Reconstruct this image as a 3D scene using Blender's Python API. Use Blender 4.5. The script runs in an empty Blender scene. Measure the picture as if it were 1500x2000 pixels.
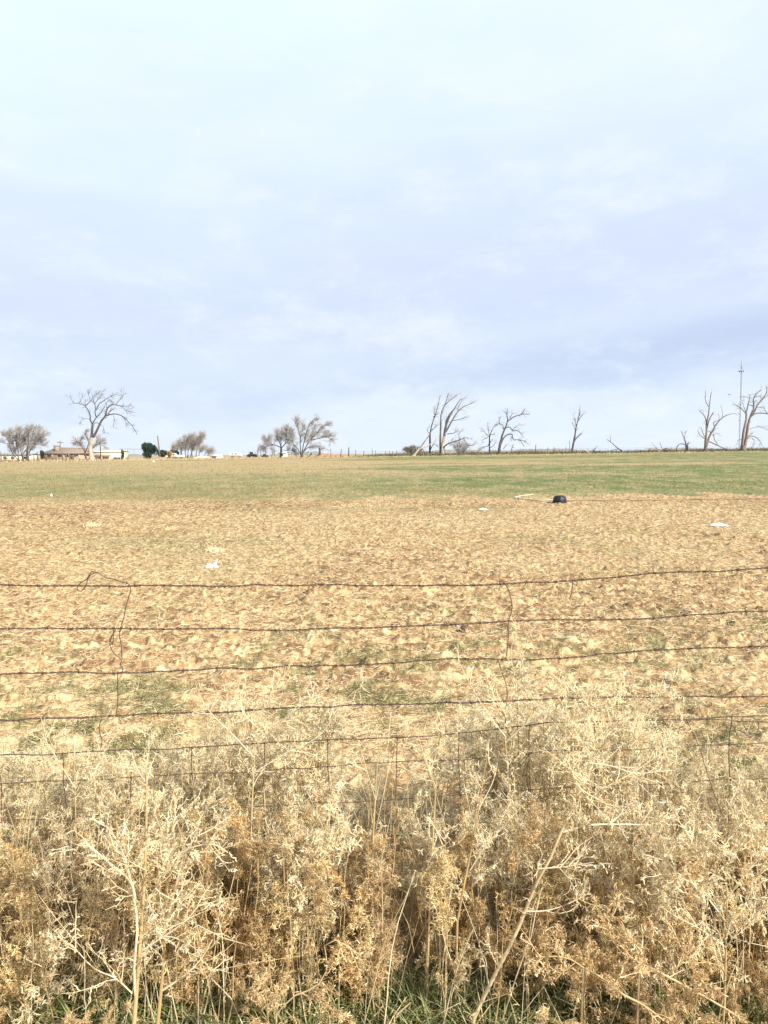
import bpy, math, random
import numpy as np
from mathutils import Matrix, Vector
random.seed(7); RS = np.random.RandomState(11)
S = bpy.context.scene; COL = S.collection
# ------------------------------------------------------------------ camera
F = 1450.0; CH = 2.3
PITCH = math.atan(114.0 / F); ROLL = 0.0079
fwd = Vector((0, math.cos(PITCH), -math.sin(PITCH)))
rgt = Vector((1, 0, 0)); upv = rgt.cross(fwd)
rgt2 = rgt * math.cos(ROLL) - upv * math.sin(ROLL)
upv2 = rgt2.cross(fwd)
cam = bpy.data.cameras.new('camera'); camo = bpy.data.objects.new('camera', cam); COL.objects.link(camo)
camo.matrix_world = Matrix(((rgt2.x, upv2.x, -fwd.x, 0), (rgt2.y, upv2.y, -fwd.y, 0), (rgt2.z, upv2.z, -fwd.z, CH), (0, 0, 0, 1)))
cam.sensor_fit = 'VERTICAL'; cam.sensor_height = 36.0; cam.lens = 36.0 * F / 2000.0
cam.clip_start = 0.05; cam.clip_end = 12000; S.camera = camo
# ------------------------------------------------------------------ light, sky, exposure
SUN = Vector((0.62, -0.56, 0.60)).normalized()
w = bpy.data.worlds.new('World'); S.world = w; w.use_nodes = True
N = w.node_tree.nodes; L = w.node_tree.links; N.clear()
out = N.new('ShaderNodeOutputWorld'); sky = N.new('ShaderNodeTexSky'); sky.sky_type = 'NISHITA'; sky.sun_disc = False
sky.sun_elevation = math.asin(SUN.z); sky.sun_rotation = math.atan2(SUN.x, SUN.y)
b1 = N.new('ShaderNodeBackground'); b1.inputs[1].default_value = 0.08; L.new(sky.outputs[0], b1.inputs[0])
tc = N.new('ShaderNodeTexCoord'); sep = N.new('ShaderNodeSeparateXYZ'); L.new(tc.outputs['Generated'], sep.inputs[0])
def mth(op, a, b=None, nodes=N, links=L):
    n = nodes.new('ShaderNodeMath'); n.operation = op
    for i, v in enumerate((a, b)):
        if v is None: continue
        if isinstance(v, (int, float)): n.inputs[i].default_value = v
        else: links.new(v, n.inputs[i])
    return n.outputs[0]
def noise(scale, vec, detail=4, rough=.5, nodes=N, links=L):
    n = nodes.new('ShaderNodeTexNoise'); n.inputs['Scale'].default_value = scale; n.inputs['Detail'].default_value = detail
    n.inputs['Roughness'].default_value = rough; links.new(vec, n.inputs['Vector']); return n.outputs['Fac']
mp = N.new('ShaderNodeMapping'); mp.inputs['Scale'].default_value = (1.0, 1.0, 3.2); mp.inputs['Rotation'].default_value = (0, 0.10, 0)
L.new(tc.outputs['Generated'], mp.inputs[0])
n1 = noise(1.6, mp.outputs[0], 5, .5); n2 = noise(4.2, mp.outputs[0], 9, .62)
zz = mth('SUBTRACT', sep.outputs[2], mth('MULTIPLY', sep.outputs[0], 0.085))
zz = mth('ADD', zz, mth('MULTIPLY', mth('SUBTRACT', n1, .5), 0.26))
zz = mth('ADD', zz, mth('MULTIPLY', mth('SUBTRACT', n2, .5), 0.11))
def lin(c): return tuple(((x / 255) / 12.92 if x / 255 <= .04045 else ((x / 255 + .055) / 1.055) ** 2.4) for x in c) + (1,)
def lsk(c): return tuple(v * .735 for v in lin(c)[:3]) + (1,)
cr = N.new('ShaderNodeValToRGB'); L.new(zz, cr.inputs[0]); cr.color_ramp.interpolation = 'EASE'
stops = [(0.0, (225, 236, 249)), (0.055, (222, 233, 247)), (0.10, (211, 223, 240)), (0.16, (214, 225, 243)), (0.23, (212, 222, 243)),
         (0.31, (217, 229, 246)), (0.40, (228, 241, 251)), (0.52, (234, 250, 253)), (0.68, (205, 222, 238)), (1.0, (150, 176, 208))]
el = cr.color_ramp.elements
el[0].position = 0; el[0].color = lsk(stops[0][1]); el[1].position = 1; el[1].color = lsk(stops[-1][1])
for p, c in stops[1:-1]:
    e = el.new(p); e.color = lsk(c)
# one long darker cloud bank rising to the right, low over the horizon
b_c = mth('SUBTRACT', sep.outputs[2], mth('ADD', 0.095, mth('MULTIPLY', sep.outputs[0], 0.10)))
b_c = mth('ADD', b_c, mth('MULTIPLY', mth('SUBTRACT', n2, .5), 0.06))
mr = N.new('ShaderNodeMapRange'); mr.interpolation_type = 'SMOOTHSTEP'
L.new(mth('ABSOLUTE', b_c), mr.inputs[0]); mr.inputs[1].default_value = 0.0; mr.inputs[2].default_value = 0.045; mr.inputs[3].default_value = 1; mr.inputs[4].default_value = 0
xm = N.new('ShaderNodeMapRange'); L.new(sep.outputs[0], xm.inputs[0]); xm.inputs[1].default_value = -.1; xm.inputs[2].default_value = .4
bf = mth('MULTIPLY', mth('MULTIPLY', mr.outputs[0], xm.outputs[0]), 0.95)
mx = N.new('ShaderNodeMix'); mx.data_type = 'RGBA'; L.new(bf, mx.inputs[0]); L.new(cr.outputs[0], mx.inputs[6]); mx.inputs[7].default_value = lsk((193, 207, 234))
# a slightly more lavender lump of cloud high on the right, and faint mottling
hs = N.new('ShaderNodeMix'); hs.data_type = 'RGBA'; hs.blend_type = 'MULTIPLY'
mm = N.new('ShaderNodeMapRange'); L.new(n2, mm.inputs[0]); mm.inputs[1].default_value = .35; mm.inputs[2].default_value = .65; mm.inputs[3].default_value = 0; mm.inputs[4].default_value = .8
L.new(mm.outputs[0], hs.inputs[0]); L.new(mx.outputs[2], hs.inputs[6]); hs.inputs[7].default_value = (.90, .93, .985, 1)
mp3 = N.new('ShaderNodeMapping'); mp3.inputs['Scale'].default_value = (1.0, 1.0, 2.4); mp3.inputs['Location'].default_value = (3.1, 1.7, .6); L.new(tc.outputs['Generated'], mp3.inputs[0])
n3 = noise(7.5, mp3.outputs[0], 10, .66)
wm = N.new('ShaderNodeMapRange'); wm.interpolation_type = 'SMOOTHSTEP'; L.new(n3, wm.inputs[0]); wm.inputs[1].default_value = .44; wm.inputs[2].default_value = .74; wm.inputs[3].default_value = 0; wm.inputs[4].default_value = .55
wh = N.new('ShaderNodeMix'); wh.data_type = 'RGBA'; L.new(wm.outputs[0], wh.inputs[0]); L.new(hs.outputs[2], wh.inputs[6]); wh.inputs[7].default_value = lsk((236, 243, 252)); hs = wh
b2 = N.new('ShaderNodeBackground'); b2.inputs[1].default_value = 1.0; L.new(hs.outputs[2], b2.inputs[0])
ms = N.new('ShaderNodeMixShader'); ms.inputs[0].default_value = 0.93
L.new(b1.outputs[0], ms.inputs[1]); L.new(b2.outputs[0], ms.inputs[2]); L.new(ms.outputs[0], out.inputs[0])
sl = bpy.data.lights.new('sun', 'SUN'); sl.energy = 5.0; sl.angle = math.radians(1.5); sl.color = (1, .94, .80)
so = bpy.data.objects.new('sun', sl); COL.objects.link(so); so.rotation_euler = SUN.to_track_quat('Z', 'Y').to_euler(); so.location = (20, -20, 30)
S.view_settings.view_transform = 'Standard'; S.view_settings.look = 'None'; S.view_settings.exposure = 0.66; S.view_settings.gamma = 1
S.render.engine = 'CYCLES'; S.cycles.max_bounces = 5; S.cycles.diffuse_bounces = 3; S.cycles.transparent_max_bounces = 8
S.render.resolution_x = 768; S.render.resolution_y = 1024

# ------------------------------------------------------------------ helpers
def at(px, py, Y):                       # point of the vertical plane y = Y seen at a photo position
    d = fwd + rgt2 * ((px - 750) / F) + upv2 * ((1000 - py) / F)
    t = Y / d.y
    return np.array((d.x * t, Y, CH + d.z * t))
def G(x, y):                             # ground height
    x = np.asarray(x, float); y = np.asarray(y, float)
    return (1.62 + .0065 * np.clip(x, -150, 95)) * np.clip(y, 0, 160) / 160.0
def gp(px, py):                          # ground point seen at a photo position
    d = fwd + rgt2 * ((px - 750) / F) + upv2 * ((1000 - py) / F)
    lo, hi = .5, 1500.0
    for _ in range(60):
        m = (lo + hi) / 2; t = m / d.y
        if CH + d.z * t > G(d.x * t, m): lo = m
        else: hi = m
    t = lo / d.y
    return np.array((d.x * t, lo, float(G(d.x * t, lo))))
def h2(ix, iy, s):
    n = (ix * 374761393 + iy * 668265263 + s * 2147483647) & 0xffffffff
    n = ((n ^ (n >> 13)) * 1274126177) & 0xffffffff
    n = (n ^ (n >> 16)) & 0xffffffff
    return n / 4294967295.0
def vn(x, y, s=0):
    x = np.asarray(x, float); y = np.asarray(y, float)
    ix = np.floor(x).astype(np.int64); iy = np.floor(y).astype(np.int64); fx = x - ix; fy = y - iy
    fx = fx * fx * (3 - 2 * fx); fy = fy * fy * (3 - 2 * fy)
    a = h2(ix, iy, s); b = h2(ix + 1, iy, s); c = h2(ix, iy + 1, s); d = h2(ix + 1, iy + 1, s)
    return (a + (b - a) * fx) * (1 - fy) + (c + (d - c) * fx) * fy
def fbm(x, y, s=0, o=3):
    r = 0; a = 1; t = 0
    for k in range(o):
        r = r + a * vn(x * 2 ** k + 17.3 * k, y * 2 ** k + 5.1 * k, s + k); t += a; a *= .55
    return r / t
def sst(a, b, x):
    t = np.clip((np.asarray(x, float) - a) / (b - a), 0, 1); return t * t * (3 - 2 * t)

class Geo:
    def __init__(s): s.V = []; s.Fc = []; s.C = []; s.n = 0
    def add(s, V, Q, C):
        V = np.asarray(V, float).reshape(-1, 3); s.V.append(V); s.Fc.append(np.asarray(Q, np.int64).reshape(-1, 4) + s.n)
        C = np.asarray(C, float)
        s.C.append(np.broadcast_to(C, (len(V), 3)) if C.ndim == 1 else C.reshape(-1, 3)); s.n += len(V); return s
    def arrays(s): return np.concatenate(s.V), np.concatenate(s.Fc), np.concatenate(s.C)
    def tubes(s, P, R, sides=3, C=(.5, .5, .5), caps=False):
        P = np.asarray(P, float)
        if P.ndim == 2: P = P[None]
        k, n, _ = P.shape; R = np.broadcast_to(np.asarray(R, float), (k, n))
        T = np.empty_like(P); T[:, 1:-1] = P[:, 2:] - P[:, :-2]; T[:, 0] = P[:, 1] - P[:, 0]; T[:, -1] = P[:, -1] - P[:, -2]
        T /= np.linalg.norm(T, axis=2, keepdims=True) + 1e-9
        m = T.mean(1); ref = np.where(np.abs(m[:, 2:3]) > .75 * np.linalg.norm(m, axis=1, keepdims=True), np.array([[1., .13, 0]]), np.array([[0., .1, 1.]]))
        A = np.cross(T, ref[:, None]); A /= np.linalg.norm(A, axis=2, keepdims=True) + 1e-9
        B = np.cross(T, A)
        ang = np.arange(sides) * 2 * math.pi / sides
        V = P[:, :, None] + R[:, :, None, None] * (np.cos(ang)[None, None, :, None] * A[:, :, None] + np.sin(ang)[None, None, :, None] * B[:, :, None])
        idx = np.arange(k * n * sides).reshape(k, n, sides); i2 = np.roll(idx, -1, 2)
        Q = np.stack([idx[:, :-1], i2[:, :-1], i2[:, 1:], idx[:, 1:]], -1)
        C = np.asarray(C, float)
        if C.ndim == 2: C = np.repeat(C, n * sides, 0)
        s.add(V, Q, C)
        if caps and sides % 2 == 0 and sides > 3:
            for row, rev in ((0, 1), (n - 1, 0)):
                for q in range(k):
                    ids = idx[q, row]
                    for j in range(1, sides - 2, 2):
                        f = [ids[0], ids[j], ids[j + 1], ids[j + 2]]
                        s.Fc.append(np.array([f[::-1] if rev else f], np.int64) + (s.n - k * n * sides))
        return s
    def ribbons(s, P, W, D, C):
        k, n, _ = P.shape; W = np.broadcast_to(np.asarray(W, float), (k, n))
        V = np.stack([P - D[:, None] * W[..., None], P + D[:, None] * W[..., None]], 2)
        idx = np.arange(k * n * 2).reshape(k, n, 2)
        Q = np.stack([idx[:, :-1, 0], idx[:, :-1, 1], idx[:, 1:, 1], idx[:, 1:, 0]], -1)
        C = np.asarray(C, float)
        if C.ndim == 2: C = np.repeat(C, n * 2, 0)
        return s.add(V, Q, C)
    def box(s, x0, x1, y0, y1, z0, z1, C=(.5, .5, .5), M=None):
        V = np.array([(x0, y0, z0), (x1, y0, z0), (x1, y1, z0), (x0, y1, z0), (x0, y0, z1), (x1, y0, z1), (x1, y1, z1), (x0, y1, z1)], float)
        if M is not None: V = V @ np.asarray(M).T
        return s.add(V, [(3, 2, 1, 0), (4, 5, 6, 7), (0, 1, 5, 4), (1, 2, 6, 5), (2, 3, 7, 6), (3, 0, 4, 7)], C)
    def loft(s, rings, C=(.5, .5, .5), closed=True, capped=True):   # rings: list of equal-length closed outlines (even count)
        R = np.array(rings, float); n, m, _ = R.shape; idx = np.arange(n * m).reshape(n, m); i2 = np.roll(idx, -1, 1)
        Q = np.stack([idx[:-1], i2[:-1], i2[1:], idx[1:]], -1).reshape(-1, 4)
        extra = []
        if capped:
            for row, rev in ((0, 1), (n - 1, 0)):
                ids = idx[row]
                # strip fill
                for j in range(m // 2 - 1):
                    f = [ids[j], ids[j + 1], ids[m - 2 - j], ids[m - 1 - j]]
                    extra.append(f[::-1] if rev else f)
        if extra: Q = np.concatenate([Q, np.array(extra)])
        return s.add(R, Q, C)
    def merge(s, A, M=None, off=(0, 0, 0), tint=1.0):
        V, Q, C = A
        if M is not None: V = V @ np.asarray(M).T
        return s.add(V + np.asarray(off), Q, np.clip(C * tint, 0, 1))

def mk(name, geo, mat, parent=None, smooth=False, org=None):
    V, Q, C = geo.arrays()
    if parent is not None: V = V - np.array(parent.matrix_world.translation if parent.parent is None else parent['_w'])
    elif org is not None: V = V - np.asarray(org)
    me = bpy.data.meshes.new(name); me.vertices.add(len(V)); me.vertices.foreach_set('co', V.astype(np.float32).ravel())
    me.loops.add(Q.size); me.loops.foreach_set('vertex_index', Q.astype(np.int32).ravel())
    me.polygons.add(len(Q)); me.polygons.foreach_set('loop_start', np.arange(0, Q.size, 4, dtype=np.int32))
    me.polygons.foreach_set('loop_total', np.full(len(Q), 4, np.int32))
    if smooth: me.polygons.foreach_set('use_smooth', np.ones(len(Q), bool))
    at_ = me.color_attributes.new('tint', 'FLOAT_COLOR', 'POINT')
    at_.data.foreach_set('color', np.concatenate([C, np.ones((len(C), 1))], 1).astype(np.float32).ravel())
    me.update(calc_edges=True); me.validate()
    me.materials.append(mat)
    o = bpy.data.objects.new(name, me); COL.objects.link(o)
    if parent is not None: o.parent = parent
    elif org is not None: o.location = org
    return o
def tag(o, label=None, cat=None, group=None, kind=None):
    if label: o['label'] = label
    if cat: o['category'] = cat
    if group: o['group'] = group
    if kind: o['kind'] = kind
    return o
def thing(name, label, cat, loc, group=None):
    o = bpy.data.objects.new(name, None); COL.objects.link(o); o.location = tuple(float(v) for v in loc); o.empty_display_size = .2
    o.matrix_world = Matrix.Translation(Vector(o.location)); return tag(o, label, cat, group)
def sub(name, geo, mat, part, top, smooth=False):     # sub-part: same origin as its part
    V, Q, C = geo.arrays(); g = Geo(); g.add(V - np.array(top.location), Q, C)
    o = mk(name, g, mat, None, smooth); o.parent = part; return o

# ------------------------------------------------------------------ materials
def mat(name, color=(.5, .5, .5), rough=.8, var=.25, scale=8., use_tint=False, trans=0., bump=0., metal=0., spec=.3, col2=None):
    m = bpy.data.materials.new(name); m.use_nodes = True; nt = m.node_tree; n = nt.nodes; l = nt.links
    p = n['Principled BSDF']; p.inputs['Roughness'].default_value = rough; p.inputs['Metallic'].default_value = metal
    p.inputs['Specular IOR Level'].default_value = spec
    t = n.new('ShaderNodeTexCoord'); nz = n.new('ShaderNodeTexNoise'); nz.inputs['Scale'].default_value = scale; nz.inputs['Detail'].default_value = 6
    l.new(t.outputs['Object'], nz.inputs['Vector'])
    mrr = n.new('ShaderNodeMapRange'); mrr.inputs[1].default_value = .3; mrr.inputs[2].default_value = .7; l.new(nz.outputs['Fac'], mrr.inputs[0])
    mixc = n.new('ShaderNodeMix'); mixc.data_type = 'RGBA'; l.new(mrr.outputs[0], mixc.inputs[0])
    if use_tint:
        a = n.new('ShaderNodeAttribute'); a.attribute_name = 'tint'
        v1 = n.new('ShaderNodeVectorMath'); v1.operation = 'SCALE'; v1.inputs[3].default_value = 1 - var; l.new(a.outputs['Color'], v1.inputs[0])
        v2 = n.new('ShaderNodeVectorMath'); v2.operation = 'SCALE'; v2.inputs[3].default_value = 1 + var * .6; l.new(a.outputs['Color'], v2.inputs[0])
        l.new(v1.outputs[0], mixc.inputs[6]); l.new(v2.outputs[0], mixc.inputs[7])
    else:
        c2 = col2 or tuple(min(1, c * (1 + var * .6)) for c in color)
        mixc.inputs[6].default_value = tuple(c * (1 - var) for c in color) + (1,) if not col2 else tuple(color) + (1,); mixc.inputs[7].default_value = tuple(c2) + (1,)
    l.new(mixc.outputs[2], p.inputs['Base Color'])
    if bump:
        b = n.new('ShaderNodeBump'); b.inputs['Strength'].default_value = bump; b.inputs['Distance'].default_value = .02; l.new(nz.outputs['Fac'], b.inputs['Height']); l.new(b.outputs[0], p.inputs['Normal'])
    if trans:
        tr = n.new('ShaderNodeBsdfTranslucent'); l.new(mixc.outputs[2], tr.inputs[0]); mxs = n.new('ShaderNodeMixShader'); mxs.inputs[0].default_value = trans
        l.new(p.outputs[0], mxs.inputs[1]); l.new(tr.outputs[0], mxs.inputs[2]); l.new(mxs.outputs[0], n['Material Output'].inputs[0])
    return m
M_weed = mat('dry_weed', use_tint=True, var=.2, scale=14, trans=.40, rough=.7)
M_straw = mat('straw', use_tint=True, var=.2, scale=5, trans=.15, rough=.75)
M_leaf = mat('green_blade', use_tint=True, var=.25, scale=9, trans=.3, rough=.55)
M_wire = mat('rusty_wire', (.07, .052, .046), rough=.7, var=.4, scale=25, metal=.3, col2=(.17, .10, .075))
M_bark = mat('grey_bark', use_tint=True, var=.35, scale=2.2, rough=.95, bump=.6)
M_twig = mat('bare_twigs', use_tint=True, var=.15, scale=1, rough=.9)
M_wood = mat('weathered_post', (.17, .135, .11), rough=.9, var=.4, scale=7)
M_tan = mat('dry_brush', use_tint=True, var=.3, scale=.8, rough=.9)
M_dark = mat('black_rubber', (.022, .023, .026), rough=.5, var=.35, scale=12, bump=.5)
M_white = mat('white_paint', (.78, .78, .76), rough=.35, var=.06, scale=3, spec=.5)
M_glass = mat('dark_glass', (.03, .035, .04), rough=.12, var=.1, scale=2, spec=.6)
M_tyre = mat('tyre_rubber', (.02, .02, .02), rough=.8, var=.2, scale=9)
M_plastic = mat('white_plastic', (.86, .87, .88), rough=.45, var=.06, scale=18, trans=.15)
M_hose = mat('pale_hose', (.52, .46, .34), rough=.55, var=.15, scale=3)
M_pipe = mat('brown_hose', (.30, .22, .13), rough=.8, var=.3, scale=2)
M_brick = mat('brown_brick', (.46, .32, .23), rough=.9, var=.2, scale=3, bump=.3)
M_roof = mat('brown_shingle', (.30, .20, .15), rough=.9, var=.22, scale=4, bump=.4)
M_cream = mat('cream_siding', (.68, .65, .50), rough=.7, var=.07, scale=1.5)
M_greyroof = mat('grey_roof', (.20, .19, .18), rough=.8, var=.2, scale=2)
M_steel = mat('galvanised_steel', (.28, .33, .37), rough=.5, var=.12, scale=1, metal=.3)
M_ever = mat('evergreen', use_tint=True, var=.35, scale=1.5, trans=.1, rough=.7)
M_soil = mat('red_dirt', (.36, .22, .13), rough=.95, var=.25, scale=1.2, bump=.6)
M_dull = mat('dark_machine_paint', (.045, .05, .045), rough=.6, var=.4, scale=3)

# ------------------------------------------------------------------ the field (one ground sheet to the horizon)
def density_rows():
    ys = [-400, -150, -60, -25, -10, -3, 0.0, 1.2, 1.8, 2.2]
    y = 2.4
    while y < 13: ys.append(y); y *= 1.0036
    while y < 70: ys.append(y); y *= 1.0068
    while y < 170: ys.append(y); y *= 1.012
    while y < 9000: ys.append(y); y *= 1.12
    return np.array(ys)
ys = density_rows()
us = np.concatenate([[-6, -3, -1.6, -1.1, -.85, -.7], np.linspace(-.6, .6, 720), [.7, .85, 1.1, 1.6, 3, 6]])
YY, UU = np.meshgrid(ys, us, indexing='ij')
XX = UU * (np.maximum(np.abs(YY), 0) + 1.6)
def relief(x, y):
    a = fbm(x * 1.1, y * 1.1, 3, 3) - .5
    b = fbm(x * 6, y * 11, 9, 4)
    c = (b - .5) * 3.4; c = np.where(c > 0, c ** 1.4 + .3 * c, c * .5)
    tex = .5 + .5 * sst(.30, .62, fbm(x * .35, y * .45, 21, 3))
    amp = sst(3.2, 5.5, y) * (1 - sst(45, 90, y))
    return amp * (a * .05 + c * (.016 + .038 * tex)) + (fbm(x * 3, y * 3, 5, 3) - .5) * .04 * (1 - sst(4, 8, y)) * (np.abs(y) < 60)
ZZ = G(XX, YY) + relief(XX, YY) * (np.abs(UU) < .66)
def greenmask(x, y): return .7 * sst(.56, .70, .68 * fbm(x * 4.5, y * 6.0, 51, 3) + .32 * fbm(x * .9, y * .9, 53, 2) + .02 * sst(0, -2, x) + .05 * np.exp(-((y - 5.9) / 1.6) ** 2)) * (1 - .7 * sst(8, 14, y)) * (1 - sst(24, 33, y))
gb = (fbm(XX * .07, YY * .16, 31, 4) - .5) * 14                      # ragged near edge of the green strip
edge = YY + gb * .6 + (fbm(XX * .8, YY * .3, 37, 2) - .5) * 7 + 3 * sst(5, -20, XX); wd_ = 3 + 9 * sst(2, -14, XX)
green = sst(0, 1, (edge - 34 + wd_ * .5) / wd_) * (1 - sst(155, 158, YY))
dry = sst(.44, .62, fbm(XX * .028 + 3, YY * .085, 41, 4) + sst(6, -16, XX) * .33 - sst(0, 45, XX) * .17 + sst(60, 90, YY) * .03 - .04 - sst(110, 125, YY) * .10)
streak = sst(.60, .70, fbm(XX * .012 + 8, YY * .11, 47, 3)) * sst(70, 90, YY) * .8
green = green * (1 - .80 * dry * (.45 + .55 * sst(55, 70, YY + XX * .25))) * (1 - streak * .7) * (.55 + .45 * sst(.35, .6, fbm(XX * .9, YY * .5, 35, 3)))
nearg = greenmask(XX, YY) * .7 * sst(3.0, 4.4, YY)
midg = sst(.52, .72, fbm(XX * .22, YY * .22, 57, 4)) * sst(11, 15, YY) * (1 - sst(26, 32, YY)) * .30
green = np.maximum(green, np.maximum(nearg, midg))
soil = sst(.40, .68, fbm(XX * .30, YY * .35, 61, 4) + .26 * np.exp(-((YY - 11.0) / 3.4) ** 2) + .16 * sst(22, 30, YY) * (1 - sst(40, 50, YY)) - .10 * sst(9, 6.5, YY) - .08 * sst(14, 19, YY))
soil = np.maximum(soil, streak * .6) * (.65 + .35 * sst(.4, .6, fbm(XX * 4, YY * 4, 65, 3)))
dark = sst(.53, .62, .78 * fbm(XX * 7, YY * 11, 91, 3) + .22 * fbm(XX * .9, YY * 1.1, 93, 3)) * (1 - sst(30, 34, YY))
mott = fbm(XX * 14, YY * 13, 71, 3)
pale = np.clip(sst(.46, .66, mott) * (.35 + .65 * (1 - sst(8, 16, YY))), 0, 1)
g = Geo(); idx = np.arange(YY.size).reshape(YY.shape)
Q = np.stack([idx[:-1, :-1], idx[:-1, 1:], idx[1:, 1:], idx[1:, :-1]], -1)
pale = np.where(dark > .1, 0.5 * (1 - dark) * pale, pale * .5 + .5 * pale) ; g.add(np.stack([XX, YY, ZZ], -1), Q, np.stack([green, np.clip(soil * .5 + dark * .5, 0, 1), pale], -1).reshape(-1, 3))
def field_mat():
    m = bpy.data.materials.new('field_ground'); m.use_nodes = True; nt = m.node_tree; n = nt.nodes; l = nt.links; p = n['Principled BSDF']
    p.inputs['Roughness'].default_value = .95; p.inputs['Specular IOR Level'].default_value = .1
    a = n.new('ShaderNodeAttribute'); a.attribute_name = 'tint'; sp = n.new('ShaderNodeSeparateColor'); l.new(a.outputs['Color'], sp.inputs[0])
    t = n.new('ShaderNodeTexCoord')
    def nz(scale, d=5, sx=1, sy=1):
        k = n.new('ShaderNodeMapping'); k.inputs['Scale'].default_value = (sx, sy, 1); l.new(t.outputs['Object'], k.inputs[0])
        return noise(scale, k.outputs[0], d, .6, n, l)
    def mr_(v, a0, a1, b0=0, b1=1):
        k = n.new('ShaderNodeMapRange'); l.new(v, k.inputs[0]); k.inputs[1].default_value = a0; k.inputs[2].default_value = a1; k.inputs[3].default_value = b0; k.inputs[4].default_value = b1; return k.outputs[0]
    def mix(f, c1, c2):
        k = n.new('ShaderNodeMix'); k.data_type = 'RGBA'
        if isinstance(f, float): k.inputs[0].default_value = f
        else: l.new(f, k.inputs[0])
        for i, c in ((6, c1), (7, c2)):
            if isinstance(c, tuple): k.inputs[i].default_value = c + (1,)
            else: l.new(c, k.inputs[i])
        return k.outputs[2]
    fine = nz(16, 6, 1, .9); mid = nz(1.3, 5, .6, 1); vf = nz(32, 4)
    straw = mix(mr_(fine, .38, .62), (.25, .17, .085), (.52, .39, .215))
    soilc = mix(mr_(fine, .35, .65), (.28, .175, .085), (.43, .27, .13))
    c = mix(mr_(sp.outputs[1], 0, .5), straw, soilc)
    clod = mix(mr_(fine, .35, .65), (.10, .055, .03), (.26, .145, .08)); c = mix(mr_(sp.outputs[1], .42, .85), c, clod)
    pl = mix(mr_(vf, .3, .7), (.60, .45, .24), (.80, .66, .41))
    c = mix(mth('MULTIPLY', sp.outputs[2], mr_(mid, .35, .6, .35, 1), n, l), c, pl)
    s1 = nz(1, 3, 15, 8); s2 = nz(1, 3, 6, 3.2)
    c = mix(mr_(s1, .54, .63, 0, .85), c, (.185, .105, .055)); c = mix(mr_(s1, .44, .36, 0, .6), c, (.76, .60, .36))
    c = mix(mr_(s2, .55, .66, 0, .65), c, (.24, .145, .08)); c = mix(mr_(s2, .42, .32, 0, .4), c, (.66, .52, .31))
    gr = mix(mr_(mid, .35, .65), (.100, .130, .045), (.175, .190, .085))
    gr = mix(mr_(fine, .55, .75), gr, (.32, .28, .14)); gr = mix(mr_(s2, .60, .70, 0, .4), gr, (.28, .20, .11))
    c = mix(sp.outputs[0], c, gr)
    l.new(c, p.inputs['Base Color'])
    b = n.new('ShaderNodeBump'); b.inputs['Strength'].default_value = .7; b.inputs['Distance'].default_value = .03; l.new(fine, b.inputs['Height']); l.new(b.outputs[0], p.inputs['Normal'])
    return m
tag(mk('field', g, field_mat()), kind='structure')

# ------------------------------------------------------------------ plant machinery
def rv(k): v = RS.normal(size=(k, 3)); return v / (np.linalg.norm(v, axis=1, keepdims=True) + 1e-9)
def children(P, per, t0, t1, L0, L1, ang, n=5, lift=0.3, wob=.25, taper_len=.4, ang_sd=.25):
    K, m, _ = P.shape; k = K * per
    t = RS.uniform(t0, t1, k); par = np.repeat(np.arange(K), per)
    f = t * (m - 1); i = np.minimum(f.astype(int), m - 2); fr = (f - i)[:, None]
    st = P[par, i] * (1 - fr) + P[par, i + 1] * fr
    T = P[par, i + 1] - P[par, i]; T /= np.linalg.norm(T, axis=1, keepdims=True) + 1e-9
    perp = np.cross(T, rv(k)); perp /= np.linalg.norm(perp, axis=1, keepdims=True) + 1e-9
    a = RS.normal(ang, ang_sd, k)[:, None]
    D = np.cos(a) * T + np.sin(a) * perp
    Ln = RS.uniform(L0, L1, k) * (1 - taper_len * t)
    out = np.empty((k, n, 3)); out[:, 0] = st; step = (Ln / (n - 1))[:, None]
    for j in range(1, n):
        D = D + np.array([[0, 0, lift]]) / (n - 1) + RS.normal(size=(k, 3)) * wob / math.sqrt(n - 1); D /= np.linalg.norm(D, axis=1, keepdims=True) + 1e-9
        out[:, j] = out[:, j - 1] + D * step
    return out, t
def leaves_on(g, P, per, L0, L1, W0, W1, pal, n=3, curl=1.0, t0=.15, ang=.9, droop=-.75):
    C_, t = children(P, per, t0, 1.0, L0, L1, ang, n, droop, curl, 0, .5)
    k = len(C_); D = rv(k); W = RS.uniform(W0, W1, (k, 1)) * np.array([[.6] + [1.] * (n - 2) + [.25]])
    g.ribbons(C_, W, D, pal[RS.randint(len(pal), size=k)] * RS.uniform(.8, 1.15, (k, 1)))
BROWN = np.array([(.68, .50, .28), (.58, .405, .205), (.83, .66, .39), (.50, .34, .165), (.89, .75, .49)])
PALE = np.array([(.94, .83, .59), (.92, .78, .51), (.95, .87, .67), (.82, .65, .38)])
STEMC = np.array([(.70, .55, .30), (.62, .46, .23), (.76, .63, .40)])
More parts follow.
